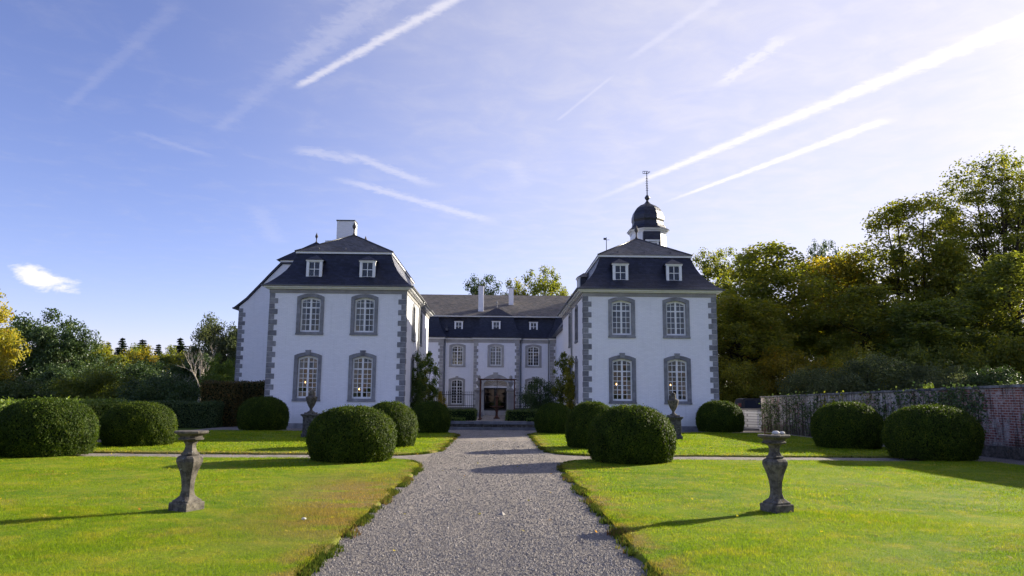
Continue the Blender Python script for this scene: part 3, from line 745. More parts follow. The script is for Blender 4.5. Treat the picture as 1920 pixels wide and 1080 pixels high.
# ------------------------------------------------------------------ central block at the back of the court
def main_block():
    Y, B = 74.0, 84.0; XL, XR = -17.0, 17.0
    b = empty('manor_main_block', (-.2, Y, 0), 'long white main block with slate mansard and arched doorway closing the court', 'building')
    EZ = 7.62; mb = MB(); zb0 = .0
    zu, hu, zl, hl = 4.66, 2.15, .86, 2.62; wn = 1.62
    up = (-4.06, -.26, 3.48); low = (-4.06, 3.48)
    hole = lambda u, zb, hh: (u-.70, u+.70, zb+.08, zb+hh-.04)
    # recessed bays
    for xa, xb, xs in ((-5.45, -2.40, (-4.06,)), (2.05, 5.15, (3.48,))):
        wall_panel(mb, xb-xa, EZ, [hole(x-xa, zu, hu) for x in xs]+[hole(x-xa, zl, hl) for x in xs], lambda u, d, z, xa=xa: (xa+u, Y+d, z))
    F = Y-.45
    door = (-1.14, .66)
    wall_panel(mb, 4.45, EZ, [hole(-.26+2.40, zu, hu), (-1.45+2.40, .97+2.40, 0, 3.35)], lambda u, d, z: (-2.40+u, F+d, z), th=.8)
    for xa, xb in ((XL, -5.45), (5.15, XR)):
        mb.box(xa, xb, F, F+.4, 0, EZ)
    mb.box(-5.85, -5.45, F+.4, Y+.5, 0, EZ); mb.box(5.15, 5.55, F+.4, Y+.5, 0, EZ)
    mb.box(XL, XL+.4, F+.4, B, 0, EZ); mb.box(XR-.4, XR, F+.4, B, 0, EZ)
    mb.box(XL+.4, -1.5, B-.4, B, 0, EZ); mb.box(1.1, XR-.4, B-.4, B, 0, EZ); mb.box(-1.5, 1.1, B-.4, B, 2.35, EZ)
    mb.build('wall', 'wall', b)
    ps = MB(); ps.box(-1.65, -1.52, F+.8, B-.4, 0, 4.1); ps.box(1.12, 1.25, F+.8, B-.4, 0, 4.1); ps.box(-1.65, 1.25, F+.8, B-.4, 4.1, 4.3)
    ps.build('passage', 'interior_plaster', b)
    iw = MB(); iw.box(-5.5, -1.66, Y+4, Y+4.1, 0, 7.4); iw.box(1.26, 5.2, Y+4, Y+4.1, 0, 7.4); iw.box(-1.66, 1.26, Y+4, Y+4.1, 4.3, 7.4); iw.build('interior_wall', 'interior_plaster', b)
    MB().box(-5.4, 5.1, Y+.9, Y+4, 4.32, 4.5).build('interior_floor', 'interior_floor', b)
    MB().box(-6, 6, Y+.4, B-.5, 7.5, 7.58).build('interior_ceiling', 'interior_plaster', b)
    for i, x in enumerate(up): add_window(b, (x, F if i == 1 else Y, zu), 0, W_=wn, H_=hu, rows=4, dress=(('tied', 'tied'), ('sheer', 'sheer'), None)[i], sw=.24, stone='stone_light')
    for i, x in enumerate(low): add_window(b, (x, Y, zl), 0, W_=wn, H_=hl, rows=6, keystone=True, sw=.24, stone='stone_light')
    # doorway: stone jambs with flared feet, segmental head, keystone, fanlight
    dc = -.25; hw = 1.13
    outer = arch_path(hw+.28, 0.0, 3.35, .62, 12); inner = arch_path(hw, 0.0, 3.10, .48, 12)
    d = MB(); d.rings([[(dc+x, F+.05, z) for x, z in outer], [(dc+x, F-.06, z) for x, z in outer], [(dc+x, F-.055, z) for x, z in inner], [(dc+x, F+.45, z) for x, z in inner]], cap0=False, cap1=False)
    for s in (-1, 1): d.rings([[(dc+s*(hw-.12), F-.16, 0), (dc+s*(hw+.34), F-.16, 0), (dc+s*(hw+.34), F-.02, 0), (dc+s*(hw-.12), F-.02, 0)], [(dc+s*(hw+.02), F-.085, .85), (dc+s*(hw+.26), F-.085, .85), (dc+s*(hw+.26), F-.02, .85), (dc+s*(hw+.02), F-.02, .85)]])
    dd = d.build('doorway', 'stone_light', b)
    MB().prism_y([(dc-.16, 3.5), (dc+.16, 3.5), (dc+.24, 4.15), (dc-.24, 4.15)], F-.12, F+.02).build('keystone', 'stone_light', dd)
    fl = MB(); fl.box(dc-hw, dc+hw, F+.22, F+.32, 2.66, 2.80)
    for k in range(9):
        a = math.pi*(k+.5)/9; x1_, z1_ = math.cos(a), math.sin(a)
        e = min(hw/max(abs(x1_), 1e-3), .72/max(z1_, 1e-3)); fl.tube([(dc+.22*x1_, F+.27, 2.8+.22*z1_), (dc+e*x1_, F+.27, 2.8+e*z1_)], .022, 5)
    fl.tube([(dc+.22*math.cos(math.pi*k/8), F+.27, 2.8+.22*math.sin(math.pi*k/8)) for k in range(9)], .02, 5)
    fl.build('fanlight', 'white_paint', dd)
    MB().box(dc-hw, dc+hw, F+.29, F+.295, 2.8, 3.6).build('pane', 'glass', dd)
    for s in (-1, 1):
        lf = MB(); xa, xb = sorted((dc+s*.01, dc+s*(hw-.01))); ya, yb = F+.34, F+.40
        lf.box(xa, xa+.11, ya, yb, .03, 2.65); lf.box(xb-.11, xb, ya, yb, .03, 2.65); lf.box(xa+.11, xb-.11, ya, yb, .03, .62); lf.box(xa+.11, xb-.11, ya, yb, 2.53, 2.65)
        for z_ in (1.25, 1.9): lf.box(xa+.11, xb-.11, ya+.01, yb-.01, z_-.02, z_+.02)
        leaf_o = lf.build('door_leaf', 'dark_wood', dd)
        for za, zb_ in ((.62, 1.23), (1.27, 1.88), (1.92, 2.53)): MB().box(xa+.11, xb-.11, ya+.028, ya+.032, za, zb_).build('pane', 'dark_glass', leaf_o)
    g = MB()
    for k in range(14): g.box(dc-1.2+k*.185, dc-1.18+k*.185, B-.5, B-.48, .05, 1.55)
    g.box(dc-1.2, dc+1.2, B-.515, B-.465, 1.5, 1.55); g.build('gate_grille', 'black_iron', b)
    # courses
    def course(name, mat, z0, z1, t):
        m = MB()
        m.box(-5.45, -2.40, Y-t, Y, z0, z1); m.box(2.05, 5.15, Y-t, Y, z0, z1)
        m.box(-2.40-t, 2.05+t, F-t, F, z0, z1); m.box(-2.40-t, -2.40, F, Y-t, z0, z1); m.box(2.05, 2.05+t, F, Y-t, z0, z1)
        m.box(XL, -5.45+t, F-t, F, z0, z1); m.box(-5.45, -5.45+t, F, Y-t, z0, z1); m.box(5.15-t, XR, F-t, F, z0, z1); m.box(5.15-t, 5.15, F, Y-t, z0, z1)
        return m.build(name, mat, b)
    course('architrave', 'stone_light', 7.06, 7.40, .05); course('cornice', 'white_paint', 7.40, 7.52, .20); course('gutter', 'gutter', 7.523, 7.60, .30)
    course('plinth', 'stone_light', 0, .45, .05)
    quoins(b, -2.40, F, .45, 7.06, 1, 1, .31, .42, .28, mat='stone_light'); quoins(b, 2.05, F, .45, 7.06, -1, 1, .31, .42, .28, mat='stone_light')
    quoins(b, -5.45, F, .45, 7.06, -1, 1, .31, .48, .34, mat='stone_light'); quoins(b, 5.15, F, .45, 7.06, 1, 1, .31, .48, .34, mat='stone_light')
    for x in (-5.30, 2.25, 4.98):
        pipe(b, [(x, Y-.28, 7.5), (x, Y-.2, 7.3), (x, Y-.10, 7.1), (x, Y-.10, .1)], .055)
    # roofs
    zb = 9.68
    r = mansard(MB(), XL, XR, Y, B, 7.58, zb, .36, .55, (0, 0, 1, 1)).build('roof', 'slate', b)
    for xa, xb, e in ((-2.40, 2.05, (1, 1, 1, 0)), (XL, -5.45, (0, 1, 1, 0)), (5.15, XR, (1, 0, 1, 0))):
        mansard(MB(), xa, xb, F, Y+3, 7.585, zb-.006, .36, .55, e).build('bay_roof', 'slate', r)
    m = MB(); m.box(XL, XR, F+.42, Y+.60, zb, zb+.10); m.build('moulding', 'white_paint', r)
    hip(MB(), XL-.2, XR+.2, F+.36, B+.3, zb+.103, ((XL+6, 81.2), (XR-6, 81.2)), 12.88).build('upper_slope', 'slate_mossy', r)
    gp = MB(); gp.quad((-1.75, F+.40, zb+.11), (1.40, F+.40, zb+.11), (-.18, F+1.5, 10.78)); gp.quad((1.40, F+.40, zb+.11), (1.40, F+4.5, zb+.11), (-.18, F+4.5, 10.78), (-.18, F+1.5, 10.78)); gp.quad((-1.75, F+.40, zb+.11), (-.18, F+1.5, 10.78), (-.18, F+4.5, 10.78), (-1.75, F+4.5, zb+.11))
    gp.build('gablet_roof', 'slate', r)
    finial(b, -.18, F+1.5, 10.75, .75, 'stone_light')
    for x, yy in ((-4.0, Y+.22), (-.24, F+.22), (3.50, Y+.22)): dormer(b, (x, yy, 8.28), 0, .84, .90, 1.3)
    chimney(b, -2.10, -1.56, 75.3, 75.95, 9.6, 13.0); chimney(b, 1.04, 1.54, 77.6, 78.2, 10.4, 13.15)
    vent = MB(); vent.lathe([(.16, -.1), (.14, .1), (.05, .25), (.06, .34), (.01, .40)], 8, (-5.15, Y-.02, 8.35)); vent.build('roof_vent', 'lead', r)
main_block()

# ------------------------------------------------------------------ bell turret
def turret():
    x, y = 12.27, 60.0
    t = empty('bell_turret', (x, y, 0), 'octagonal white bell turret with dark onion dome and weathervane above the right wing roof', 'tower')
    MB().box(x-2.2, x+2.2, y-2.2, y+2.2, 0, 9.2).build('tower_base', 'wall', t)
    sk = MB(); sk.rings([[(x-a, y-a, z), (x+a, y-a, z), (x+a, y+a, z), (x-a, y+a, z)] for a, z in ((2.6, 9.2), (2.2, 10.0), (1.9, 11.2), (1.75, 12.6))]); sk.build('skirt_roof', 'slate', t)
    R8 = math.pi/8; s8 = 1/math.cos(R8)
    ln = MB(); ln.lathe([(1.62*s8, 12.5), (1.50*s8, 13.2), (1.40*s8, 14.2), (1.36*s8, 15.15)], 8, (x, y, 0), R8); ln.build('lantern', 'white_paint', t)
    cr = MB(); cr.lathe([(1.40*s8, 15.10), (1.46*s8, 15.24), (1.58*s8, 15.30), (1.60*s8, 15.40)], 8, (x, y, 0), R8); cr.build('cornice', 'white_paint', t)
    dm = MB(); dm.lathe([(1.66*s8, 15.40), (1.60*s8, 15.46), (1.38*s8, 15.64), (1.24*s8, 15.88), (1.20*s8, 16.12), (1.26*s8, 16.30), (1.25*s8, 16.62), (1.14*s8, 16.98), (.93*s8, 17.32), (.62*s8, 17.58), (.30*s8, 17.74), (.14*s8, 17.92), (.07, 18.1)], 8, (x, y, 0), R8)
    dome = dm.build('dome', 'slate_dome', t)
    fin = MB(); fin.smooth = True; fin.lathe([(.06, 18.0), (.10, 18.08), (.21, 18.22), (.22, 18.32), (.12, 18.46), (.05, 18.55)], 12, (x, y, 0)); fin.build('ball', 'lead', t)
    vn = MB(); vn.tube([(x, y, 18.5), (x, y, 20.5)], [.05, .03], 6)
    for k in range(6): vn.tube([(x-.11, y, 18.9+k*.2), (x, y, 18.98+k*.2), (x+.11, y, 18.9+k*.2)], .018, 4)
    v = vn.build('vane_rod', 'black_iron', t)
    ar = MB(); ar.box(x-.34, x+.12, y-.012, y+.012, 20.36, 20.40); ar.box(x-.34, x+.12, y-.012, y+.012, 20.56, 20.60)
    for k in range(4): ar.box(x-.34+k*.145, x-.31+k*.145, y-.012, y+.012, 20.40, 20.56)
    ar.tube([(x+.12, y, 20.48), (x+.28, y, 20.58), (x+.24, y, 20.46), (x+.12, y, 20.42)], .018, 4); ar.build('vane_flag', 'black_iron', v)
    # slate-clad front with louvred bell opening
    fy = y-1.47
    MB().prism_y([(x-.72, 13.0), (x+.72, 13.0), (x+.68, 15.08), (x-.68, 15.08)], fy-.18, fy+.2).build('slate_panel', 'slate', t)
    lv = MB(); lv.box(x-.50, x-.36, fy-.32, fy-.17, 13.2, 14.20); lv.box(x+.36, x+.50, fy-.32, fy-.17, 13.2, 14.20); lv.box(x-.56, x+.56, fy-.36, fy-.17, 14.20, 14.36)
    for k in range(5): lv.box(x-.36, x+.36, fy-.27, fy-.20, 13.28+k*.2, 13.36+k*.2)
    lo = lv.build('louvre', 'white_paint', t); MB().box(x-.36, x+.36, fy-.195, fy-.185, 13.2, 14.2).build('opening', 'black_iron', lo)  # black sheet stands for the shade inside the bell opening
    lr = MB(); lr.quad((x-.62, fy-.40, 14.363), (x+.62, fy-.40, 14.363), (x, fy-.18, 14.75)); lr.quad((x-.62, fy-.40, 14.363), (x, fy-.18, 14.75), (x-.62, fy-.1, 14.363)); lr.quad((x+.62, fy-.40, 14.363), (x+.62, fy-.1, 14.363), (x, fy-.18, 14.75)); lr.build('hood', 'slate', lo)
mk_slate('slate_dome', (.016, .018, .032), (.026, .028, .042), 0, .40)
turret()
def weathervane():
    # a rear roof carries the second, smaller vane
    x, y = 9.70, 66.0
    b = empty('rear_range', (8.0, 62, 0), 'white rear range with slate roof hidden behind the right wing', 'building')
    MB().box(5.6, 15.5, 62, 72, 0, 7.6).build('wall', 'wall', b)
    hip(MB(), 5.2, 15.9, 61.6, 72.4, 7.603, ((8.6, 66.), (12.5, 66.)), 12.6).build('roof', 'slate', b)
    t = empty('weathervane', (x, y, 12.55), 'small thin weathervane on a rod left of the right wing roof peak', 'weathervane')
    MB().tube([(x, y, 12.5), (x, y, 16.2)], [.05, .03], 6).build('rod', 'black_iron', t)
    f = MB(); f.box(x-.26, x+.02, y-.012, y+.012, 15.95, 16.15); f.tube([(x, y, 15.95), (x+.28, y, 15.97)], .02, 4); f.build('flag', 'lead', t)
weathervane()

# ------------------------------------------------------------------ lamps burning in the ground-floor rooms
def room_lamp(x, y, z, label):
    l = empty('wall_lamp', (x, y, z-.5), label, 'lamp', 'small lamps burning behind the ground-floor windows')
    st = MB(); st.lathe([(.09, -.5), (.09, -.47), (.015, -.44), (.015, -.06)], 10, (x, y, z)); st.build('stem', 'rust_iron', l)
    MB().lathe([(.010, -.04), (.026, -.01), (.03, .02), (.018, .05), (.004, .07)], 10, (x, y, z)).build('bulb', 'lamp_glow', l)
    tb = empty('side_table', (x, y, .1), 'dark wooden side table carrying the lamp, '+label.split(', ')[-1], 'table', 'side tables under the window lamps')
    mt = MB(); mt.box(x-.28, x+.28, y-.2, y+.2, z-.54, z-.50); mt.build('table_top', 'dark_wood', tb)
    for sx in (-1, 1):
        for sy in (-1, 1): MB().box(x+sx*.24-.02, x+sx*.24+.02, y+sy*.16-.02, y+sy*.16+.02, .1, z-.54).build('leg', 'dark_wood', tb)
room_lamp(-10.9, 42.6, 2.45, 'small warm lamp lit indoors, in the left ground-floor window of the left wing')
room_lamp(-7.85, 42.6, 2.10, 'small warm lamp lit indoors, in the right ground-floor window of the left wing')
room_lamp(6.75, 42.6, 2.50, 'small warm lamp lit indoors, in the left ground-floor window of the right wing')
room_lamp(9.85, 42.6, 2.48, 'small warm lamp lit indoors, in the right ground-floor window of the right wing')

# ------------------------------------------------------------------ terrace with steps between the wings
TZ = .44
tr = MB().box(LWX[1]+.04, RWX[0]-.04, 40.45, 53.2, 0, TZ-.07).build('terrace', 'gravel'); tag(tr, kind='structure')
k = 0
x = LWX[1]+.05
for wd in (1.25, 1.4, 1.1, 1.5, 1.3, 1.35, 1.2, 1.6):
    x2 = min(x+wd, RWX[0]-.05)
    if x2-x > .2: MB().box(x+.006, x2-.006, 40.25, 40.75, TZ-.15+random.uniform(-.006, .006), TZ+random.uniform(-.006, .006)).build('coping_stone', 'flagstone', tr)
    x = x2
for i, (xa, xb) in enumerate(((-2.65, -1.0), (-.99, .55), (.56, 2.2))):
    MB().box(xa, xb, 39.85, 40.36, 0.004, .13).build('step', 'flagstone', tr)
rowx = LWX[1]+.06
for row in range(2):
    x = LWX[1]+.06-row*.2
    while x < RWX[0]-.1:
        w_ = random.uniform(.35, .6); xa, xb = max(x, LWX[1]+.05), min(x+w_, RWX[0]-.06)
        if xb-xa > .08: MB().box(xa+.008, xb-.008, 40.36+random.uniform(0, .02), 40.6, .012+row*.14, .142+row*.14).build('stone_block', 'stone_old', tr)
        x += w_
pv = MB().box(-.95, .42, 40.76, 53.0, TZ-.069, TZ-.012).build('terrace_path', 'gravel', tr)

def clipped_hedge(name, label, cat, x0, x1, y0, y1, z0, z1, mat, density, leaf=(.06, .035), group=None, round_=.08, ragged=.03, seed=1):
    r = np.random.default_rng(seed)
    h = empty(name, ((x0+x1)/2, (y0+y1)/2, z0), label, cat, group)
    i = .05
    core = MB().box(x0+i, x1-i, y0+i, y1-i, z0, z1-i); core.build('branch_core', 'yew_core', h)
    areas = [('x0', (y1-y0)*(z1-z0)), ('x1', (y1-y0)*(z1-z0)), ('y0', (x1-x0)*(z1-z0)), ('y1', (x1-x0)*(z1-z0)), ('z1', (x1-x0)*(y1-y0))]
    P, Nn = [], []
    for sdn, a in areas:
        n = int(a*density)
        u, v, dpt = r.random(n), r.random(n), r.normal(0, ragged, n)
        X, Y, Z = x0+(x1-x0)*u, y0+(y1-y0)*u, z0+(z1-z0)*v
        if sdn == 'x0': p = np.c_[x0+dpt, Y, Z]; nn = (-1, 0, 0)
        elif sdn == 'x1': p = np.c_[x1+dpt, Y, Z]; nn = (1, 0, 0)
        elif sdn == 'y0': p = np.c_[X, y0+dpt, Z]; nn = (0, -1, 0)
        elif sdn == 'y1': p = np.c_[X, y1+dpt, Z]; nn = (0, 1, 0)
        else: p = np.c_[X, y0+(y1-y0)*v, z1+dpt*1.2]; nn = (0, 0, 1)
        P.append(p); Nn.append(np.tile(nn, (n, 1)))
    P = np.concatenate(P); Nn = np.concatenate(Nn).astype(float)
    # slow waves so the faces are not dead flat
    wob = .035*np.sin(P[:, 0]*2.3+P[:, 2]*3.1)+.03*np.sin(P[:, 1]*2.9-P[:, 2]*2.2)
    P += Nn*wob[:, None]; P[:, 2] = np.maximum(P[:, 2], z0+.01)
    Nn = Nn+r.normal(0, .75, Nn.shape)
    v = leaf_quads(P-np.array(h.location), Nn, leaf[0], leaf[1], r)
    mesh_obj('foliage', np_mesh('foliage', v, 4, r.random(len(P)), mat), None, h)
    return h
clipped_hedge('box_hedge', 'low clipped box hedge on the terrace, left of the iron frame', 'hedge', -4.6, -1.20, 41.2, 42.5, TZ, 1.02, 'leaf_box', 900, (.05, .035), 'low box hedges on the terrace', seed=11)
clipped_hedge('box_hedge', 'low clipped box hedge on the terrace, right of the iron frame', 'hedge', .50, 4.3, 41.2, 42.5, TZ, 1.00, 'leaf_box', 900, (.05, .035), 'low box hedges on the terrace', seed=12)
clipped_hedge('box_edging', 'short pale green edging plants in front of the left box hedge', 'hedge', -3.0, -1.75, 40.82, 41.12, TZ-.05, .60, 'leaf_hedge', 900, (.06, .04), seed=13)
clipped_hedge('box_edging', 'short pale green edging plants in front of the right box hedge', 'hedge', 1.55, 2.6, 40.82, 41.12, TZ-.05, .60, 'leaf_hedge', 900, (.06, .04), seed=14)

# ------------------------------------------------------------------ forecourt railing with gate piers and urns
GY = 52.6
def gate_pier(x, label):
    p = empty('gate_pier', (x, GY, TZ-.1), label, 'gate pier', 'stone gate piers of the forecourt')
    m = MB(); m.box(x-.28, x+.28, GY-.28, GY+.28, TZ-.1, TZ+.25); m.build('base', 'stone_light', p)
    MB().box(x-.22, x+.22, GY-.22, GY+.22, TZ+.25, 1.98).build('shaft', 'stone_light', p)
    c = MB(); c.rings([[(x-a, GY-a, z), (x+a, GY-a, z), (x+a, GY+a, z), (x-a, GY+a, z)] for a, z in ((.22, 1.98), (.25, 2.02), (.25, 2.08), (.32, 2.17), (.34, 2.24), (.30, 2.28))]); c.build('capital', 'stone_light', p)
    u = empty('stone_urn', (x, GY, 2.28), label.replace('stone gate pier', 'slender stone urn on the gate pier'), 'urn', 'urns on the gate piers')
    b = MB(); b.smooth = True; b.lathe([(.17, 0), (.17, .05), (.07, .09), (.055, .16), (.09, .22), (.19, .36), (.215, .50), (.20, .54), (.12, .58)], 14, (x, GY, 2.28)); b.build('bowl', 'stone_light', u)
    l = MB(); l.smooth = True; l.lathe([(.13, .58), (.09, .64), (.08, .70), (.11, .76), (.12, .84), (.09, .92), (.02, .98)], 14, (x, GY, 2.28)); l.build('lid', 'stone_light', u)
gate_pier(-1.33, 'stone gate pier left of the arched doorway')
gate_pier(.90, 'stone gate pier right of the arched doorway')
def railing(x0, x1, label):
    f = empty('iron_railing', ((x0+x1)/2, GY, TZ-.1), label, 'railing', 'iron railings on the dwarf wall')
    MB().box(x0, x1, GY-.15, GY+.15, TZ-.1, .92).build('dwarf_wall', 'stone_old', f)
    MB().box(x0, x1, GY-.19, GY+.19, .921, 1.02).build('coping', 'flagstone', f)
    MB().box(x0, x1, GY-.015, GY+.015, 1.86, 1.90).build('top_rail', 'black_iron', f); MB().box(x0, x1, GY-.015, GY+.015, 1.10, 1.14).build('bottom_rail', 'black_iron', f)
    bar = MB().lathe([(.013, 0), (.013, .98), (.026, 1.0), (.004, 1.13)], 6).mesh('bar')
    n = int((x1-x0)/.135)
    for k in range(n): mesh_obj('bar', bar, 'black_iron', f, Vector((x0+(k+.5)*(x1-x0)/n, GY, 1.02))-f.location)
railing(LWX[1]+.4, -1.62, 'black iron railing on a stone dwarf wall left of the gate piers')
railing(1.19, RWX[0]-.4, 'black iron railing right of the gate piers, behind the dark bush')

# rusty well frame and fountain column
def iron_frame():
    y0, y1, xa, xb, zt = 45.3, 46.7, -1.06, 1.02, 2.78
    f = empty('iron_well_frame', (0, 46, TZ-.07), 'rusty iron frame with four posts and flat top before the doorway', 'iron frame')
    for x in (xa, xb):
        for y in (y0, y1):
            r = .05 if (x == xa and y == y0) else .026
            m = MB(); m.tube([(x, y, TZ-.07), (x, y, zt)], r, 8); m.lathe([(.12, 0), (.12, .05), (.05, .10)], 8, (x, y, TZ-.07)); m.build('post', 'rust_iron', f)
    for (a, b) in (((xa-.18, y0), (xb+.1, y0)), ((xa-.1, y1), (xb+.1, y1)), ((xa, y0), (xa, y1)), ((xb, y0), (xb, y1))):
        m = MB(); m.tube([(a[0], a[1], zt+.03), ((a[0]+b[0])/2, (a[1]+b[1])/2, zt+.01), (b[0], b[1], zt+.03)], .028, 6); m.build('top_bar', 'rust_iron', f)
    m = MB(); m.tube([(-.05, 46, zt), (-.05, 46, 1.95)], .014, 5); m.build('chain', 'black_iron', f)
    m = MB(); m.tube([(xa, 46, zt-.02), (-.05, 46, zt+.06), (xb, 46, zt-.02)], .025, 6); m.build('cross_bar', 'rust_iron', f)
iron_frame()
def fountain():
    x, y, z = -.06, 46.0, TZ-.03
    f = empty('iron_fountain', (x, y, z), 'rusty cast-iron fountain column with a round basin under the iron frame', 'fountain')
    m = MB(); m.smooth = True; m.lathe([(.20, 0), (.20, .06), (.13, .10), (.08, .2), (.07, .42), (.11, .50), (.08, .58), (.10, .66)], 14, (x, y, z)); m.build('pedestal', 'rust_iron', f)
    m = MB(); m.smooth = True; m.lathe([(.10, .64), (.28, .68), (.42, .74), (.44, .77), (.40, .775), (.20, .72)], 20, (x, y, z)); m.build('basin', 'rust_iron', f)
    m = MB(); m.smooth = True; m.lathe([(.07, .72), (.06, .85), (.09, .92), (.07, 1.0), (.085, 1.16), (.06, 1.24), (.13, 1.30), (.15, 1.34), (.10, 1.38), (.05, 1.44), (.03, 1.52), (.005, 1.56)], 12, (x, y, z)); m.build('column', 'rust_iron', f)
fountain()

# ------------------------------------------------------------------ yew domes
def yew_mesh(seed, n=30000):
    """unit dome: radius 1 at its widest, height 1"""
    r = np.random.default_rng(seed)
    u, w = r.random(n), r.random(n)*2*np.pi
    ph = np.arccos(1-u*1.62)                 # from the top down past the equator
    def surf(ph, w, k=1.):
        ex = .86
        s, c_ = np.sin(ph), np.cos(ph)
        rad = np.sign(s)*np.abs(s)**ex; zz = np.sign(c_)*np.abs(c_)**.96
        z = np.where(zz > 0,   .42+.58*zz, .42+.62*zz)
        rad = np.where(zz < 0, 1-.13*(np.abs(zz)/.62)**2, rad)
        lump = 1+.022*np.sin(3*w+seed)+.020*np.sin(4*w+5*z+seed*2)+.014*np.sin(9*w-8*z+seed)+.010*np.sin(15*w+11*z)
        return np.c_[rad*np.cos(w)*lump*k, rad*np.sin(w)*lump*k, np.maximum(z*(1+.01*np.sin(4*w+seed)), .0)*k]
    P = surf(ph, w, 1.); e = 1e-3
    N1 = surf(ph+e, w)-P; N2 = surf(ph, w+e)-P
    nn = np.cross(N1, N2); nn /= np.maximum(np.linalg.norm(nn, axis=1, keepdims=True), 1e-9)
    sgn = np.sign((nn*(P-np.array([0, 0, .45]))).sum(1, keepdims=True)); nn *= np.where(sgn == 0, 1, sgn)
    off = r.normal(-.004, .013, n); shoot = r.random(n) < .035; off = np.where(shoot, r.uniform(.015, .055, n), off)
    P = P+nn*off[:, None]; P[:, 2] = np.maximum(P[:, 2], .01)
    v = leaf_quads(P, nn+r.normal(0, .62, nn.shape), .042, .020, r)
    fol = np_mesh('foliage', v, 4, r.random(n), 'leaf_yew')
    mb = MB(); a = np.linspace(0, math.acos(1-1.62), 16)
    rings = []
    for p in a:
        ring = surf(np.full(32, p), np.linspace(0, 2*np.pi, 33)[:-1], .965); rings.append([tuple(q) for q in ring])
    mb.rings(rings); mb.smooth = True
    return fol, mb.mesh('branch_core')
YEWS = [yew_mesh(s, 34000) for s in (1, 2, 3, 4, 5)]
def yew(x, y, r, h, k, label):
    o = empty('yew_dome', (x, y, .03), label, 'topiary', 'clipped yew domes of the parterre'); o.rotation_euler.z = k*1.9+.4
    fol, core = YEWS[k % 5]
    c = mesh_obj('branch_core', core, 'yew_core', o); f = mesh_obj('foliage', fol, 'leaf_yew', o)
    c.scale = f.scale = (r*.955, r*.955, h)
for i, a in enumerate([
    (-12.45, 21.05, 1.33, 1.52, 'large clipped yew dome at the far left edge of the front lawn'),
    (-11.92, 25.35, 1.20, 1.41, 'clipped yew dome behind the leftmost one, across the narrow cross path'),
    (-11.45, 37.10, 1.26, 1.60, 'dark clipped yew dome before the left corner of the left wing'),
    (-3.80, 20.00, 1.20, 1.40, 'large clipped yew dome nearest the path on its left side'),
    (-3.66, 25.65, .98, 1.48, 'clipped yew dome half hidden behind the large one left of the path'),
    (-3.20, 35.60, 1.00, 1.46, 'clipped yew dome by the inner corner of the left wing'),
    (2.74, 36.40, .97, 1.42, 'clipped yew dome by the inner corner of the right wing'),
    (3.25, 25.80, .95, 1.54, 'clipped yew dome half hidden behind the large one right of the path'),
    (3.56, 20.15, 1.20, 1.48, 'large clipped yew dome nearest the path on its right side'),
    (11.46, 38.75, 1.25, 1.58, 'dark clipped yew dome before the right corner of the right wing'),
    (12.48, 26.70, 1.24, 1.60, 'clipped yew dome in front of the brick wall, left of two'),
    (12.84, 22.10, 1.34, 1.54, 'large clipped yew dome in front of the brick wall, right of two')]):
    yew(*a[:4], i, a[4])

# ------------------------------------------------------------------ baluster pedestals, urns
def sqprof(mb, prof, c, n=8, rot=0, cut=.30):
    """square section with chamfered corners following a profile (half width, z, chamfer share)"""
    rings = []
    for p in prof:
        a, z = p[0], p[1]; k = (p[2] if len(p) > 2 else cut)*a
        pts = [(a-k, -a), (a, -a+k), (a, a-k), (a-k, a), (-a+k, a), (-a, a-k), (-a, -a+k), (-a+k, -a)]
        ca, sa = math.cos(rot), math.sin(rot)
        rings.append([(c[0]+x*ca-y*sa, c[1]+x*sa+y*ca, c[2]+z) for x, y in pts])
    return mb.rings(rings)
def baluster(x, y, rot, label):
    z0 = .04; s = 1.0
    p = empty('baluster_pedestal', (x, y, z0), label, 'pedestal', 'stone baluster pedestals on the front lawn')
    sqprof(MB(), [(.170, -.06, .02), (.172, .115, .02), (.163, .128, .05)], (x, y, z0), rot=rot).build('plinth', 'stone_old', p)
    sh = MB()
    sqprof(sh, [(.150, .124, .12), (.150, .150, .15), (.128, .172, .3), (.098, .208, .45), (.082, .27, .5), (.080, .35, .5), (.092, .46, .5), (.120, .57, .5), (.150, .645, .5), (.168, .70, .48), (.164, .745, .45), (.138, .775, .4), (.100, .79, .4), (.108, .80, .35), (.106, .82, .35), (.088, .832, .4), (.068, .89, .45), (.068, .94, .45), (.088, .985, .45), (.120, 1.008, .4)], (x, y, z0), rot=rot)
    sh.build('shaft', 'stone_old', p)
    tp = MB(); sqprof(tp, [(.125, 1.004, .45), (.162, 1.014, .5), (.166, 1.032, .5), (.138, 1.042, .5), (.150, 1.07, .5), (.200, 1.098, .55), (.226, 1.108, .56), (.232, 1.128, .56), (.220, 1.140, .56)], (x, y, z0), rot=rot)
    tp.build('table_top', 'stone_old', p)
    return p
baluster(-4.50, 11.22, math.radians(-24), 'weathered stone baluster pedestal with bare flat top on the left lawn')
baluster(4.19, 11.40, math.radians(24), 'weathered stone baluster pedestal with pale stones on its top on the right lawn')
for dx_, dy_, s_, lb in ((.04, .02, .055, 'rounded pale stone lying in the middle of the right pedestal top'), (.15, .06, .045, 'small pale stone near the right edge of the right pedestal top')):
    m = MB(); m.smooth = True; m.lathe([(.3*s_, 0), (s_, .25*s_), (1.1*s_, .6*s_), (.7*s_, 1.0*s_), (.1*s_, 1.1*s_)], 9, (0, 0, 0), sq=.7)
    o = mesh_obj('pale_stone', m.mesh('pale_stone'), 'pale_stone', None, (4.19+dx_, 11.40+dy_, 1.178)); tag(o, lb, 'stone', 'stones on the right pedestal')
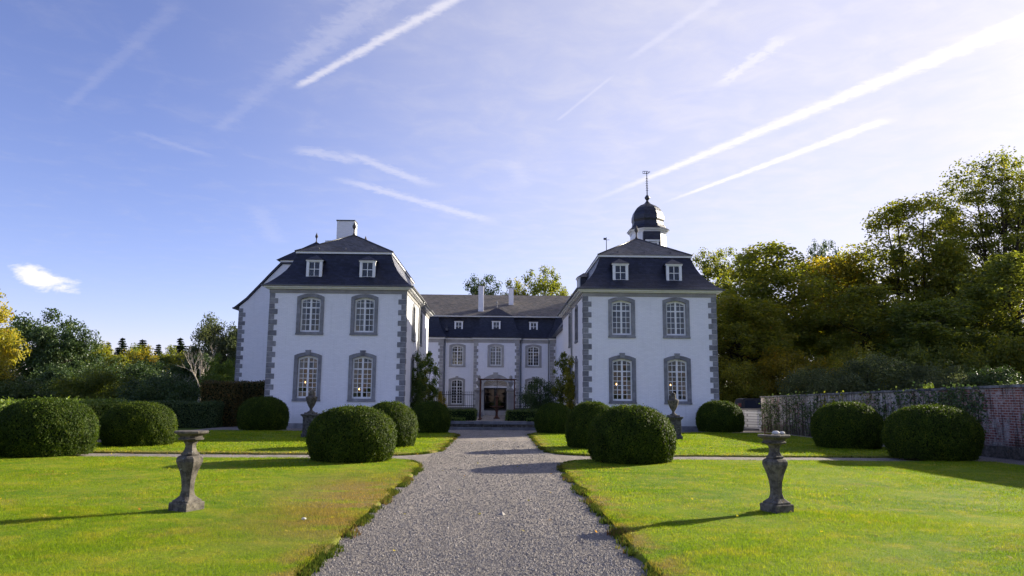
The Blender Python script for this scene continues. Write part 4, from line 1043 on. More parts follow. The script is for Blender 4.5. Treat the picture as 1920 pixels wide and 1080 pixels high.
gn = MB(); gn.tube([(4.19-.13, 11.42, 1.175), (4.19-.12, 11.42, 1.29)], .009, 6); gn.tube([(4.19-.13, 11.42, 1.19), (4.19-.03, 11.42, 1.186)], .008, 6)
tag(gn.build('sundial_rod', 'rust_iron'), 'thin rusty sundial rod left standing on the right pedestal', 'rod')

def urn_pedestal(x, y, label, ulabel, mat):
    z0 = .04
    p = empty('stone_pedestal', (x, y, z0), label, 'pedestal', 'square pedestals carrying urns')
    sqprof(MB(), [(.30, -.05, .02), (.30, .13, .02), (.265, .18, .03)], (x, y, z0)).build('base', mat, p)
    sqprof(MB(), [(.255, .178, .03), (.255, .80, .03)], (x, y, z0)).build('shaft', mat, p)
    sqprof(MB(), [(.262, .80, .03), (.28, .82, .03), (.285, .85, .03), (.33, .88, .03), (.34, .92, .03), (.31, .94, .03)], (x, y, z0)).build('cap', mat, p)
    zu = z0+.94
    u = empty('stone_urn', (x, y, zu), ulabel, 'urn', 'lidded stone urns before the wings')
    m = MB(); sqprof(m, [(.22, 0, .05), (.22, .06, .05)], (x, y, zu)); m.build('foot_slab', 'stone_old', u)
    m = MB(); m.smooth = True; m.lathe([(.17, .055), (.14, .09), (.07, .13), (.055, .20), (.075, .25), (.12, .31), (.17, .42), (.215, .55), (.235, .64), (.24, .68), (.20, .70)], 16, (x, y, zu)); m.build('bowl', 'stone_old', u)
    m = MB(); m.smooth = True; m.lathe([(.20, .695), (.13, .73), (.11, .77), (.125, .80), (.115, .85), (.10, .88), (.11, .90), (.10, .94), (.06, .98), (.01, 1.0)], 16, (x, y, zu)); m.build('lid', 'stone_old', u)
urn_pedestal(-7.62, 30.9, 'square stone pedestal with pale lichen spots before the left wing', 'lidded stone urn on the spotted pedestal before the left wing', 'stone_mottled')
urn_pedestal(7.33, 31.3, 'square dark stone pedestal before the right wing', 'lidded stone urn on the dark pedestal before the right wing', 'stone_mottled')

# ------------------------------------------------------------------ brick garden wall on the right
def garden_wall():
    A, B = Vector((14.55, 41.3)), Vector((16.25, 4.0))
    b = empty('brick_garden_wall', (15.0, 25, 0), 'old whitewashed brick garden wall with stone coping along the right side', 'wall')
    d = (B-A).normalized(); n = Vector((-d.y, d.x))     # n points towards +X
    if n.x < 0: n = -n
    L = (B-A).length; N_ = 40
    hgt = lambda t: 1.80+.34*min(1, t*L/20.)
    mb = MB(); rings = []
    for k in range(N_+1):
        t = k/N_; p = A+d*(L*t); q = p+n*.36; w = .02*math.sin(k*1.7)
        rings.append([(p.x+w, p.y, -.05), (q.x, q.y, -.05), (q.x, q.y, hgt(t)), (p.x+w*.4, p.y, hgt(t))])
    mb.rings(rings); mb.build('wall', 'garden_brick', b)
    pl = MB(); rings = []
    for k in range(N_+1):
        t = k/N_; p = A+d*(L*t)-n*(.05+.012*math.sin(k*2.3)); q = p+n*.3
        rings.append([(p.x, p.y, -.05), (q.x, q.y, -.05), (q.x, q.y, .38), (p.x, p.y, .34+.03*math.sin(k*1.3))])
    pl.rings(rings); pl.build('plinth', 'stone_old', b)
    s = 0.
    while s < L-.05:
        w = min(random.uniform(.55, .85), L-s); t = (s+w/2)/L; z = hgt(t)
        a, e = A+d*(s+.006), A+d*(s+w-.006); lift = random.uniform(0, .012)
        a2, e2 = a-n*(.06+random.uniform(0, .015)), e-n*(.06+random.uniform(0, .015)); a3, e3 = a+n*.42, e+n*.42
        m = MB(); m.rings([[(a2.x, a2.y, z+.003+lift), (e2.x, e2.y, z+.003+lift), (e3.x, e3.y, z+.003+lift), (a3.x, a3.y, z+.003+lift)], [(a2.x, a2.y, z+.085+lift), (e2.x, e2.y, z+.085+lift), (e3.x, e3.y, z+.085+lift), (a3.x, a3.y, z+.085+lift)]])
        m.build('coping_stone', 'coping', b); s += w
    return A, d, n, hgt, L
WA, Wd_, Wn, Wh, WL = garden_wall()
def wall_vine(s0, s1, stems, leaves, label, mat, seed):
    r = random.Random(seed); rr = np.random.default_rng(seed)
    p0 = WA+Wd_*((s0+s1)/2)
    o = empty('climbing_vine', (p0.x-.05, p0.y, 0), label, 'climber', 'climbers trained on the brick wall')
    mb = MB(); pos = []
    for k in range(stems):
        s = s0+(s1-s0)*(k+r.uniform(.2, .8))/stems; top = Wh(s/WL)-r.uniform(.05, .5); pts = []; rad = []
        sx = s
        for j in range(9):
            t = j/8; sx += r.uniform(-.05, .05); q = WA+Wd_*sx-Wn*(.06+r.uniform(0, .03)); pts.append((q.x, q.y, .0+top*t)); rad.append(.022*(1-.6*t))
            if j > 0: pos.append((q.x, q.y, top*t))
            if j > 2 and r.random() < .6:
                e = WA+Wd_*(sx+r.uniform(-.4, .4))-Wn*(.07+r.uniform(0, .06)); z2 = top*t+r.uniform(.05, .3)
                mb.tube([(q.x, q.y, top*t), (e.x, e.y, min(z2, top+.1))], [.010, .004], 4); pos.append((e.x, e.y, min(z2, top+.1)))
        mb.tube(pts, rad, 5)
    mb.build('stem', 'bark', o)
    pos = np.array(pos); idx = rr.integers(0, len(pos), leaves)
    P = pos[idx]+rr.normal(0, 1, (leaves, 3))*np.array([.05, .16, .14])
    P[:, 0] = np.minimum(P[:, 0], (WA.x+(WA.y-P[:, 1])*(Wd_.x/-Wd_.y))-.03); P[:, 2] = np.maximum(P[:, 2], .02)
    v = leaf_quads(P-np.array(o.location), np.tile((-1., -.3, .4), (leaves, 1))+rr.normal(0, .6, (leaves, 3)), .10, .07, rr)
    mesh_obj('foliage', np_mesh('foliage', v, 4, rr.random(leaves), mat), None, o)
wall_vine(.2, 2.6, 10, 700, 'dark bare climber stems at the far end of the brick wall', 'leaf_dark', 21)
wall_vine(2.8, 7.0, 16, 900, 'rows of thin dark climber stems on the wall behind the first yew dome', 'leaf_dark', 22)
wall_vine(7.2, 11.0, 14, 1100, 'leafy climber on the brick wall between the two yew domes', 'leaf_green', 23)
wall_vine(11.2, 15.0, 13, 900, 'thin climber stems on the brick wall behind the right yew dome', 'leaf_dark', 26)
wall_vine(15.2, 17.6, 9, 1700, 'dark leafy climber on the brick wall right of the right yew dome', 'leaf_dark', 24)
wall_vine(19.5, 24.5, 9, 400, 'sparse climber low on the wall at the right edge', 'leaf_dark', 25)

# low whitewashed rubble wall and parked car beyond the right wing
lw = empty('low_stone_wall', (14.0, 43.5, 0), 'low whitewashed stone wall between the right wing and the brick wall', 'wall')
m = MB(); pts = [(11.95, 44.6), (13.3, 44.6), (13.9, 44.5), (14.2, 44.0), (14.35, 43.2), (14.75, 42.6), (15.4, 42.5)]
rg = []
for i, (x, y) in enumerate(pts): rg.append([(x, y, -.02), (x+.05, y+.35, -.02), (x+.05, y+.35, 1.10), (x, y, 1.10)])
m.rings(rg); m.build('wall', 'painted_rubble', lw)
for i in range(len(pts)-1):
    (xa, ya), (xb, yb) = pts[i], pts[i+1]
    MB().rings([[(xa, ya-.05, z), (xb, yb-.05, z), (xb+.05, yb+.42, z), (xa+.05, ya+.42, z)] for z in (1.103, 1.19)]).build('coping_stone', 'flagstone', lw)
MB().rings([[(11.95, 42.0, z), (14.5, 41.6, z), (14.5, 42.5, z), (14.2, 43.9, z), (13.3, 44.55, z), (11.95, 44.55, z)] for z in (0.004, .12)]).build('paving_step', 'flagstone', lw)
def car():
    x0, y0 = 15.9, 50.2; L = 4.5
    c = empty('parked_car', (x0+L/2, y0, -.03), 'dark car parked behind the low white wall, roof and tail lamp showing', 'car')
    side = [(0.05, .45), (0, .62), (.02, 1.0), (.10, 1.12), (3.25, 1.10), (4.35, .98), (4.5, .75), (4.48, .42)]
    def body(prof, w0, w1, y): return None
    b = MB(); hw = .88
    rings = []
    for yy, sc_ in ((-hw, .985), (-hw+.08, 1), (hw-.08, 1), (hw, .985)):
        rings.append([(x0+x*sc_+(1-sc_)*L/2, y0+yy, .03+z*(sc_ if z > .9 else 1)) for x, z in side])
    b.rings(rings); b.build('body', 'car_paint', c)
    cab = [(.12, 1.12), (.30, 1.72), (.55, 1.80), (2.0, 1.80), (2.35, 1.74), (3.30, 1.10)]
    g = MB(); g.rings([[(x0+x, y0+s*(hw-.04-.16*max(0, (z-1.1)/.7)), z) for x, z in cab] for s in (-1, 1)]); g.build('roof', 'car_paint', c)
    for xa, xb in ((.42, 1.15), (1.22, 2.10), (2.17, 2.75)):
        zt = 1.66; zl = 1.18
        def yy(z): return y0-(hw-.04-.16*max(0, (z-1.1)/.7))-.006
        xb2 = xb if xb < 2.5 else 2.35
        MB().quad((x0+xa, yy(zl), zl), (x0+xb+.1*(xb < 2.5), yy(zl), zl), (x0+xb2, yy(zt), zt), (x0+xa+.06, yy(zt), zt)).build('window', 'dark_glass', c)
    for z_, mt in ((.9, 'tail_lamp'), (1.25, 'tail_lamp')): MB().box(x0-.03, x0+.16, y0-hw+.02-.03, y0-hw+.22, z_, z_+.22).build('tail_lamp', mt, c)
    for x in (.85, 3.6):
        for s in (-1, 1):
            w = MB(); w.smooth = False
            ring = lambda r, y: [(x0+x+r*math.cos(2*math.pi*k/20), y, .30+r*math.sin(2*math.pi*k/20)) for k in range(20)]
            ya = y0+s*(hw+.02); w.rings([ring(.32, ya), ring(.32, ya-s*.22)]); wh = w.build('wheel', 'rubber', c)
            MB().rings([ring(.21, ya+s*.008), ring(.21, ya-s*.05)]).build('rim', 'rim_metal', wh)
car()

# ------------------------------------------------------------------ hedges on the left
clipped_hedge('field_hedge', 'loose light green sunlit hedge along the left garden boundary', 'hedge', -16.4, -15.2, 12, 31.5, 0, 1.34, 'leaf_hedge', 900, (.09, .055), ragged=.07, seed=31)
clipped_hedge('yew_hedge', 'long dark clipped hedge before the tall hedge blocks, left of the left wing', 'hedge', -20.5, -14.95, 40.2, 41.3, 0, 1.27, 'leaf_dark', 800, (.08, .05), ragged=.04, seed=32)
clipped_hedge('beech_hedge_block', 'tall squared beech hedge block, left of the gap to the wing', 'hedge', -16.3, -14.5, 41.5, 42.9, 0, 2.38, 'leaf_beech', 700, (.09, .06), 'tall clipped beech hedge blocks', ragged=.05, seed=33)
clipped_hedge('beech_hedge_block', 'tall squared beech hedge block touching the left wing corner', 'hedge', -15.6, -12.6, 45.0, 46.2, 0, 2.46, 'leaf_beech', 700, (.09, .06), 'tall clipped beech hedge blocks', ragged=.05, seed=34)

# ------------------------------------------------------------------ trees
def limb_path(r, a, b, n=5, wob=.06):
    a, b = Vector(a), Vector(b); L = (b-a).length; out = []
    for k in range(n+1):
        t = k/n; p = a.lerp(b, t); p.z += L*.10*math.sin(math.pi*t)
        if 0 < k < n: p += Vector((r.uniform(-1, 1), r.uniform(-1, 1), r.uniform(-1, 1)))*L*wob
        out.append(p)
    return out
def tree_meshes(seed, H, R, base=.28, clusters=90, leaves=280, leaf=(.30, .19), trunks=1, crad=.20, shell=.55, squash=1., tr=None, flat=.75, power=.5, low=.0):
    """trunk and crown of a broadleaf tree; base = height share where the crown begins"""
    r = random.Random(seed); rr = np.random.default_rng(seed)
    tb = MB(); z0, z1 = H*base, H; cz, rz = (z0+z1)/2, (z1-z0)/2
    tr = tr or H*.018
    axes = []
    for k in range(trunks):
        a = 2*math.pi*k/trunks+r.random(); f = 0 if trunks == 1 else R*.13
        foot = Vector((math.cos(a)*f*.5, math.sin(a)*f*.5, -.1)); top = Vector((math.cos(a)*f*2.8, math.sin(a)*f*2.8, H*.93))
        pts = [foot.lerp(top, t)+Vector((r.uniform(-1, 1), r.uniform(-1, 1), 0))*R*.05*(t > 0) for t in (0, .12, .28, .45, .62, .8, 1)]
        tb.tube(pts, [tr*1.35, tr, tr*.86, tr*.7, tr*.5, tr*.28, tr*.08], 7); axes.append(pts)
    P, Nn, V = [], [], []
    for c_ in range(clusters):
        for _ in range(30):
            p = Vector((r.uniform(-1, 1), r.uniform(-1, 1), r.uniform(-1, 1)))
            if shell < p.length < 1: break
        lumpy = 1+.14*math.sin(3*math.atan2(p.y, p.x)+seed)+.10*math.sin(5*p.z+seed*1.3)
        wz = (1-abs(p.z)**2.4*.25)
        pos = Vector((p.x*R*lumpy*wz, p.y*R*lumpy*wz, cz+p.z*rz*(1+.06*math.sin(7*p.x+seed))))
        if pos.z < H*low: pos.z = H*low+r.random()*H*.1
        ax = axes[r.randrange(len(axes))]
        hz = max(H*base*.55, min(H*.9, pos.z-math.hypot(pos.x, pos.y)*r.uniform(.45, .9)))
        t = hz/(H*.93); seg = min(5, int(t*6)); st = ax[seg].lerp(ax[seg+1], .5); st = Vector((st.x, st.y, hz)) if trunks == 1 else st
        L = (pos-st).length
        lr = tr*.33*min(1, L/R)*(1-t*.5)
        tb.tube(limb_path(r, st, pos), [lr, lr*.8, lr*.6, lr*.42, lr*.28, lr*.12], 5)
        cr = R*crad*r.uniform(.7, 1.35); n = int(leaves*r.uniform(.6, 1.3))
        d = rr.normal(size=(n, 3)); d /= np.linalg.norm(d, axis=1, keepdims=True); rad = cr*rr.random(n)**power
        q = np.array(pos)+d*rad[:, None]*np.array([1, 1, flat]); P.append(q)
        Nn.append(np.array([0, 0, .5])+d*.5+rr.normal(0, .6, (n, 3))); V.append(np.clip(rr.normal(.45, .2, n)+r.uniform(-.18, .18), 0, 1))
    P, Nn, V = np.concatenate(P), np.concatenate(Nn), np.concatenate(V)
    tb.smooth = True
    return tb.mesh('trunk'), np_mesh('crown', leaf_quads(P, Nn, leaf[0], leaf[1], rr), 4, V), H, R
def conifer_meshes(seed, H, R):
    r = random.Random(seed); rr = np.random.default_rng(seed); tb = MB()
    tb.tube([(0, 0, -.1), (0, 0, H*.5), (0, 0, H)], [H*.018, H*.011, .02], 6); P, Nn = [], []
    z = H*.12
    while z < H*.985:
        rad = R*(1-(z/H)**1.15)*r.uniform(.8, 1.1)
        for k in range(7):
            a = r.random()*6.28; n = int(20+60*rad/R); t = rr.random(n)**.7
            q = np.c_[np.cos(a)*rad*t, np.sin(a)*rad*t, z-.28*rad*t+.1*t*t*rad]+rr.normal(0, 1, (n, 3))*(.05*rad+.03); P.append(q); Nn.append(np.tile((0, 0, 1.), (n, 1))+rr.normal(0, .6, (n, 3)))
        z += H*.034
    P, Nn = np.concatenate(P), np.concatenate(Nn)
    return tb.mesh('trunk'), np_mesh('crown', leaf_quads(P, Nn, .46, .20, rr), 4, rr.random(len(P))), H, R
def bare_meshes(seed, H, R):
    r = random.Random(seed); tb = MB()
    def grow(p, d, L, rad, depth):
        pts = [p]; dd = d
        for k in range(4):
            dd = (dd+Vector((r.uniform(-1, 1), r.uniform(-1, 1), r.uniform(-.3, .6)))*.22).normalized(); pts.append(pts[-1]+dd*L/4)
        tb.tube(pts, [rad*(1-.13*k) for k in range(5)], 5 if depth < 3 else 3)
        if depth < 5:
            for k in range(3 if depth < 4 else 2):
                nd = (dd+Vector((r.uniform(-1, 1), r.uniform(-1, 1), r.uniform(-.35, .6)))*.8).normalized()
                grow(pts[r.choice((2, 3, 4))], nd, L*r.uniform(.55, .8), rad*.5, depth+1)
    grow(Vector((0, 0, -.1)), Vector((0, 0, 1)), H*.36, H*.028, 0)
    return tb.mesh('trunk'), None, H, R
KIND = {
 'broad': tree_meshes(1, 18, 5.4, .10, 150, 170, (.34, .23), crad=.27, shell=.25),
 'broad2': tree_meshes(2, 18, 5.2, .08, 150, 170, (.34, .23), crad=.26, shell=.25),
 'tall': tree_meshes(3, 24, 6.2, .16, 180, 170, (.33, .22), crad=.23, shell=.2, trunks=3, tr=.30),
 'airy': tree_meshes(4, 30, 7.0, .34, 190, 150, (.33, .19), crad=.20, shell=.25, trunks=4, tr=.34, power=.75),
 'open': tree_meshes(5, 18, 4.6, .40, 75, 170, (.32, .20), crad=.24, shell=.4, power=.7, tr=.26),
 'round': tree_meshes(6, 8, 3.6, .06, 80, 260, (.22, .15), crad=.28, shell=.4, low=.06),
 'round2': tree_meshes(7, 8, 3.6, .06, 80, 260, (.22, .15), crad=.27, shell=.4, low=.06),
 'shrub': tree_meshes(8, 4, 3.0, .0, 70, 240, (.16, .07), crad=.26, shell=.35, low=.04, tr=.06),
 'column': tree_meshes(9, 4, .75, .02, 60, 150, (.095, .06), crad=.42, shell=.3, low=.03, tr=.03),
 'column2': tree_meshes(10, 4, .75, .02, 46, 130, (.10, .06), crad=.40, shell=.3, low=.03, tr=.03, power=.8),
 'bush': tree_meshes(11, 3, 1.5, .0, 60, 220, (.10, .06), crad=.30, shell=.35, low=.03, tr=.03),
 'thicket': tree_meshes(15, 4, 3.4, .0, 90, 300, (.17, .11), crad=.26, shell=.3, low=.04, tr=.06),
 'conifer': conifer_meshes(12, 12, 2.6), 'conifer2': conifer_meshes(13, 12, 2.9),
 'bare': bare_meshes(14, 6, 3),
}
def plant(kind, name, label, cat, x, y, h, w, leaf, bark='bark', rot=0., group=None, z=0., crown_name='crown', trunk_name='trunk'):
    tm, cm, H, R = KIND[kind]
    o = empty(name, (x, y, z), label, cat, group); o.rotation_euler.z = rot
    s = (w/(2*R), w/(2*R), h/H)
    for me, nm, mt in ((tm, trunk_name, bark), (cm, crown_name, leaf)):
        if me is None: continue
        if not me.materials: me.materials.append(M[mt])
        c = mesh_obj(nm, me, None, o); c.scale = s
        c.material_slots[0].link = 'OBJECT'; c.material_slots[0].material = M[mt]
    return o
GR = 'trees of the wood on the right'
for a in [
 # kind, label, x, y, h, w, leaf, rot
 ('open', 'open-crowned green tree just right of the right wing roof', 26.4, 88, 20.2, 7.6, 'leaf_green', .3),
 ('broad', 'broad olive-gold tree filling the space right of the right wing', 27.6, 75, 17.6, 12.0, 'leaf_olive', 1.2),
 ('broad2', 'low brownish tree standing closest to the right wing corner', 22.6, 68, 11.4, 9.5, 'leaf_olive', 2.2),
 ('broad2', 'rounded golden tree in the middle of the wood', 38.2, 84, 18.6, 11.5, 'leaf_golden', .7),
 ('open', 'small dark tree crown peeping over the golden treetops', 58.2, 130, 30.7, 6.6, 'leaf_dark', .2),
 ('tall', 'tall many-stemmed tree left of the tallest one in the wood', 45.3, 80, 24.4, 13.0, 'leaf_olive', 2.9),
 ('airy', 'tallest airy tree with dark forked stems against the bright sky', 57.0, 82, 30.4, 14.0, 'leaf_green', 1.9),
 ('airy', 'tall airy tree cut by the right edge of the picture', 68.5, 88, 32.0, 12.5, 'leaf_green', 4.0),
 ('broad', 'yellowish mid-height tree under the tallest airy tree', 47.6, 76, 17.4, 9.5, 'leaf_olive', 3.4),
 ('broad', 'dense low tree before the golden one', 34.4, 69, 12.4, 9.5, 'leaf_olive', 5.2),
 ('broad2', 'dense low dark tree behind the grey-green shrubs', 37.6, 64, 10.8, 10.5, 'leaf_green', 4.4),
 ('broad', 'dense dark tree above the wall near the right edge', 46.6, 66, 15.0, 11.5, 'leaf_green', .1),
 ('broad2', 'dark low tree at the right edge above the brick wall', 52.5, 64, 13.0, 10.0, 'leaf_dark', 1.5),
 ('broad', 'dark tree deep in the wood behind the golden one', 33.0, 96, 13.5, 11.0, 'leaf_olive', 2.5),
 ('broad2', 'dark tree deep in the wood behind the many-stemmed one', 54.5, 100, 15.0, 13.0, 'leaf_olive', 3.1),
 ('broad', 'dark tree deep in the wood behind the tallest one', 66.0, 99, 15.0, 13.0, 'leaf_olive', 4.1),
 ('broad2', 'olive tree in the gap left of the many-stemmed tree', 42.5, 92, 20.5, 9.0, 'leaf_olive', 5.0),
]: plant(a[0], 'woodland_tree', a[1], 'tree', a[2], a[3], a[4]-2.0, a[5], a[6], 'bark', a[7], GR, z=1.9)
GB = 'trees behind the main block'
plant('open', 'background_tree', 'dark feathery treetop behind the left chimney of the main block', 'tree', -2.2, 103, 19.0, 6.6, 'leaf_dark', 'bark', .4, GB)
plant('open', 'background_tree', 'light green treetop between the two chimneys of the main block', 'tree', 2.3, 106, 18.8, 5.6, 'leaf_olive', 'bark', 2.4, GB)
plant('open', 'background_tree', 'tallest light green treetop right of the chimneys', 'tree', 6.6, 110, 21.4, 7.4, 'leaf_green', 'bark', 4.2, GB)
plant('round', 'background_tree', 'low treetop touching the right wing eaves behind the main roof', 'tree', 9.6, 104, 17.2, 4.6, 'leaf_olive', 'bark', 1.2, GB)
plant('round', 'darkening_bush', 'dark bush added behind the arched passage of the main block to keep it dark', 'bush', -1.8, 90, 5.6, 7.0, 'leaf_dark', 'bark', .7, crown_name='foliage', trunk_name='stem')  # bushes added to block the bright ground behind the passage
plant('round2', 'darkening_bush', 'second dark bush added behind the passage to darken it, right of the first', 'bush', 2.6, 91, 5.6, 7.0, 'leaf_dark', 'bark', 1.7, crown_name='foliage', trunk_name='stem')
for i, (lb, x, y, h, w, lf, kd) in enumerate([
 ('dense dark green tree at the left, beside the yellow maple', -42.6, 70, 9.6, 7.6, 'leaf_dark', 'round'),
 ('lower shoulder of dark foliage right of the dense dark tree', -38.6, 68, 7.6, 5.4, 'leaf_dark', 'round2'),
 ('rounded olive tree below the row of firs, left', -43.2, 82, 6.9, 7.5, 'leaf_olive', 'round2'),
 ('orange-tinged autumn tree in the middle of the far left trees', -41.8, 88, 7.4, 6.0, 'leaf_golden', 'round'),
 ('dark tree behind the orange-tinged one', -47.2, 97, 7.6, 6.0, 'leaf_green', 'round2'),
 ('green tree right of the orange-tinged one', -36.4, 85, 7.2, 5.6, 'leaf_green', 'round'),
 ('tall grey-green willow beside the left wing', -29.4, 77, 9.4, 5.6, 'leaf_greygreen', 'round2'),
 ('second tall grey-green willow hidden partly by the rear block', -26.6, 78, 9.8, 5.6, 'leaf_greygreen', 'round'),
 ('dark shrubby tree under the pale dead tree', -26.5, 66, 5.0, 5.0, 'leaf_dark', 'round2'),
 ('bright green bush behind the tall beech hedge block', -21.0, 57, 4.8, 2.6, 'leaf_hedge', 'round'),
 ('low dark thicket behind the light hedge, leftmost', -31.5, 47, 3.0, 6.0, 'leaf_dark', 'thicket'),
 ('low olive thicket behind the light hedge', -27.5, 52, 3.2, 6.0, 'leaf_green', 'thicket'),
 ('low dark thicket in the middle behind the dark hedge', -30.5, 62, 4.2, 7.0, 'leaf_dark', 'thicket'),
 ('low dark thicket left of the beech hedge', -22.0, 50, 2.9, 5.0, 'leaf_dark', 'thicket'),
 ('dark thicket below the rounded olive tree', -36.0, 64, 3.9, 7.0, 'leaf_dark', 'thicket'),
 ('dark thicket below the orange-tinged tree', -33.5, 72, 4.8, 7.0, 'leaf_dark', 'thicket'),
 ('far dark belt tree left under the firs', -56.0, 104, 7.0, 9.0, 'leaf_dark', 'round'),
 ('far dark belt tree right under the firs', -44.0, 108, 6.6, 9.0, 'leaf_dark', 'round2'),
]): plant(kd, 'garden_tree', lb, 'tree', x, y, h, w, lf, 'bark', i*1.7, 'trees beyond the left hedge')
plant('round2', 'maple_tree', 'yellow autumn maple at the left edge of the picture', 'tree', -33.4, 48, 8.2, 5.4, 'leaf_yellow', 'bark', .9)
plant('round', 'maple_tree', 'low yellow maple bough hanging at the left edge below the maple crown', 'tree', -32.3, 46.5, 5.2, 4.0, 'leaf_yellow', 'bark', 2.9)
plant('bare', 'dead_tree', 'pale leafless dead tree before the grey-green willows', 'tree', -23.2, 59, 7.4, 5.4, None, 'bark_pale', .5)
plant('bare', 'dead_tree', 'smaller pale leafless tree low beside the dead one', 'tree', -22.8, 53, 4.4, 5.5, None, 'bark_pale', 2.7)
for i, (x, h) in enumerate(((-80.3, 10.9), (-77.9, 11.4), (-75.2, 12.3), (-71.2, 12.0), (-67.9, 11.1), (-63.7, 12.4))):
    plant('conifer' if i % 2 else 'conifer2', 'fir_tree', ('leftmost', 'second', 'third', 'fourth', 'fifth', 'rightmost')[i]+' of the six dark fir tops on the left skyline', 'tree', x, 150, h+.7, (11., 9., 12., 13.5, 9.5, 11.5)[i], 'leaf_conifer', 'bark', i*1.1, 'dark firs on the left skyline')
for i, (lb, x, y, h, w, lf, kd) in enumerate([
 ('dark undergrowth at the foot of the wood, next to the right wing', 19.5, 62, 4.2, 6.0, 'leaf_olive', 'thicket'),
 ('dark undergrowth at the foot of the wood, behind the parked car', 24.5, 63, 5.0, 7.5, 'leaf_golden', 'thicket'),
 ('olive undergrowth at the foot of the wood, left of the tallest shrub', 29.5, 61, 5.2, 7.5, 'leaf_olive', 'thicket'),
 ('dark undergrowth at the foot of the wood, behind the tallest shrub', 34.5, 59, 5.4, 8.0, 'leaf_green', 'thicket'),
 ('olive undergrowth at the foot of the wood, above the middle of the wall', 40.0, 58, 6.0, 8.5, 'leaf_olive', 'thicket'),
 ('dark undergrowth at the foot of the wood near the right edge', 45.5, 56, 6.4, 9.0, 'leaf_green', 'thicket'),
 ('dark undergrowth at the very right edge of the wood', 40.5, 49, 5.4, 8.0, 'leaf_green', 'thicket')]):
    plant(kd, 'undergrowth_bush', lb, 'bush', x, y, h, w, lf, 'bark', i*1.3, 'undergrowth at the foot of the wood', z=.6, crown_name='foliage', trunk_name='stem')
for i, (lb, x, y, h, w, lf) in enumerate([
 ('grey-green shrub behind the far end of the brick wall', 21.8, 51, 3.7, 5.4, 'leaf_greygreen'),
 ('tallest grey-green shrub behind the middle of the brick wall', 25.6, 51.5, 4.7, 6.6, 'leaf_greygreen'),
 ('grey-green shrub right of the tallest one behind the brick wall', 29.3, 50, 4.1, 5.6, 'leaf_greygreen'),
 ('dark shrub behind the brick wall under the dark trees', 33.0, 49, 3.8, 6.5, 'leaf_dark'),
 ('dark shrub at the right edge behind the brick wall', 31.0, 40.5, 3.4, 6.5, 'leaf_dark')]):
    plant('shrub', 'garden_shrub', lb, 'shrub', x, y, h, w, lf, 'bark', i*2.1, 'shrubs behind the brick wall', crown_name='foliage', trunk_name='stem')
plant('bush', 'yellow_bush', 'small yellow-leaved bush showing over the brick wall at the right', 'shrub', 17.5, 23.9, 2.62, 1.3, 'leaf_yellow', 'bark', .3, crown_name='foliage', trunk_name='stem')
plant('bush', 'green_bush', 'tiny green sprigs showing over the coping of the brick wall', 'shrub', 16.6, 28.6, 2.30, 1.2, 'leaf_hedge', 'bark', 1.3, crown_name='foliage', trunk_name='stem')
# shrubs against the courtyard walls
GC = 'climbers against the courtyard walls'
plant('column', 'wall_shrub', 'dark leafy climber on the inner wall of the left wing, nearest the corner', 'climber', -4.72, 43.6, 4.2, 1.0, 'leaf_box', 'bark', .2, GC, crown_name='foliage', trunk_name='stem')
plant('column', 'wall_shrub', 'leafy climber in the middle of the inner wall of the left wing', 'climber', -4.70, 46.0, 3.9, 1.0, 'leaf_green', 'bark', 1.2, GC, crown_name='foliage', trunk_name='stem')
plant('column2', 'wall_shrub', 'tall sunlit yellow-green climber at the far end of the left wing', 'climber', -4.50, 49.2, 5.2, 1.25, 'leaf_hedge', 'bark', 2.2, GC, crown_name='foliage', trunk_name='stem')
plant('column2', 'wall_shrub', 'tall loose climber at the far end of the right wing', 'climber', 4.10, 47.2, 5.1, 1.25, 'leaf_green', 'bark', 3.2, GC, crown_name='foliage', trunk_name='stem')
plant('column', 'wall_shrub', 'narrow climber on the inner wall of the right wing, nearest the corner', 'climber', 4.35, 44.6, 4.1, .9, 'leaf_olive', 'bark', 4.2, GC, crown_name='foliage', trunk_name='stem')
plant('bush', 'dark_bush', 'dark rounded bush before the railing right of the doorway', 'shrub', 2.75, 49.2, 2.6, 2.5, 'leaf_dark', 'bark', 1.0, z=.36, crown_name='foliage', trunk_name='stem')
plant('bush', 'dry_shrub', 'dry straw-coloured shrub at the left end of the railing', 'shrub', -3.95, 50.8, 1.7, 1.0, 'leaf_golden', 'bark', 2.0, z=.36, crown_name='foliage', trunk_name='stem')

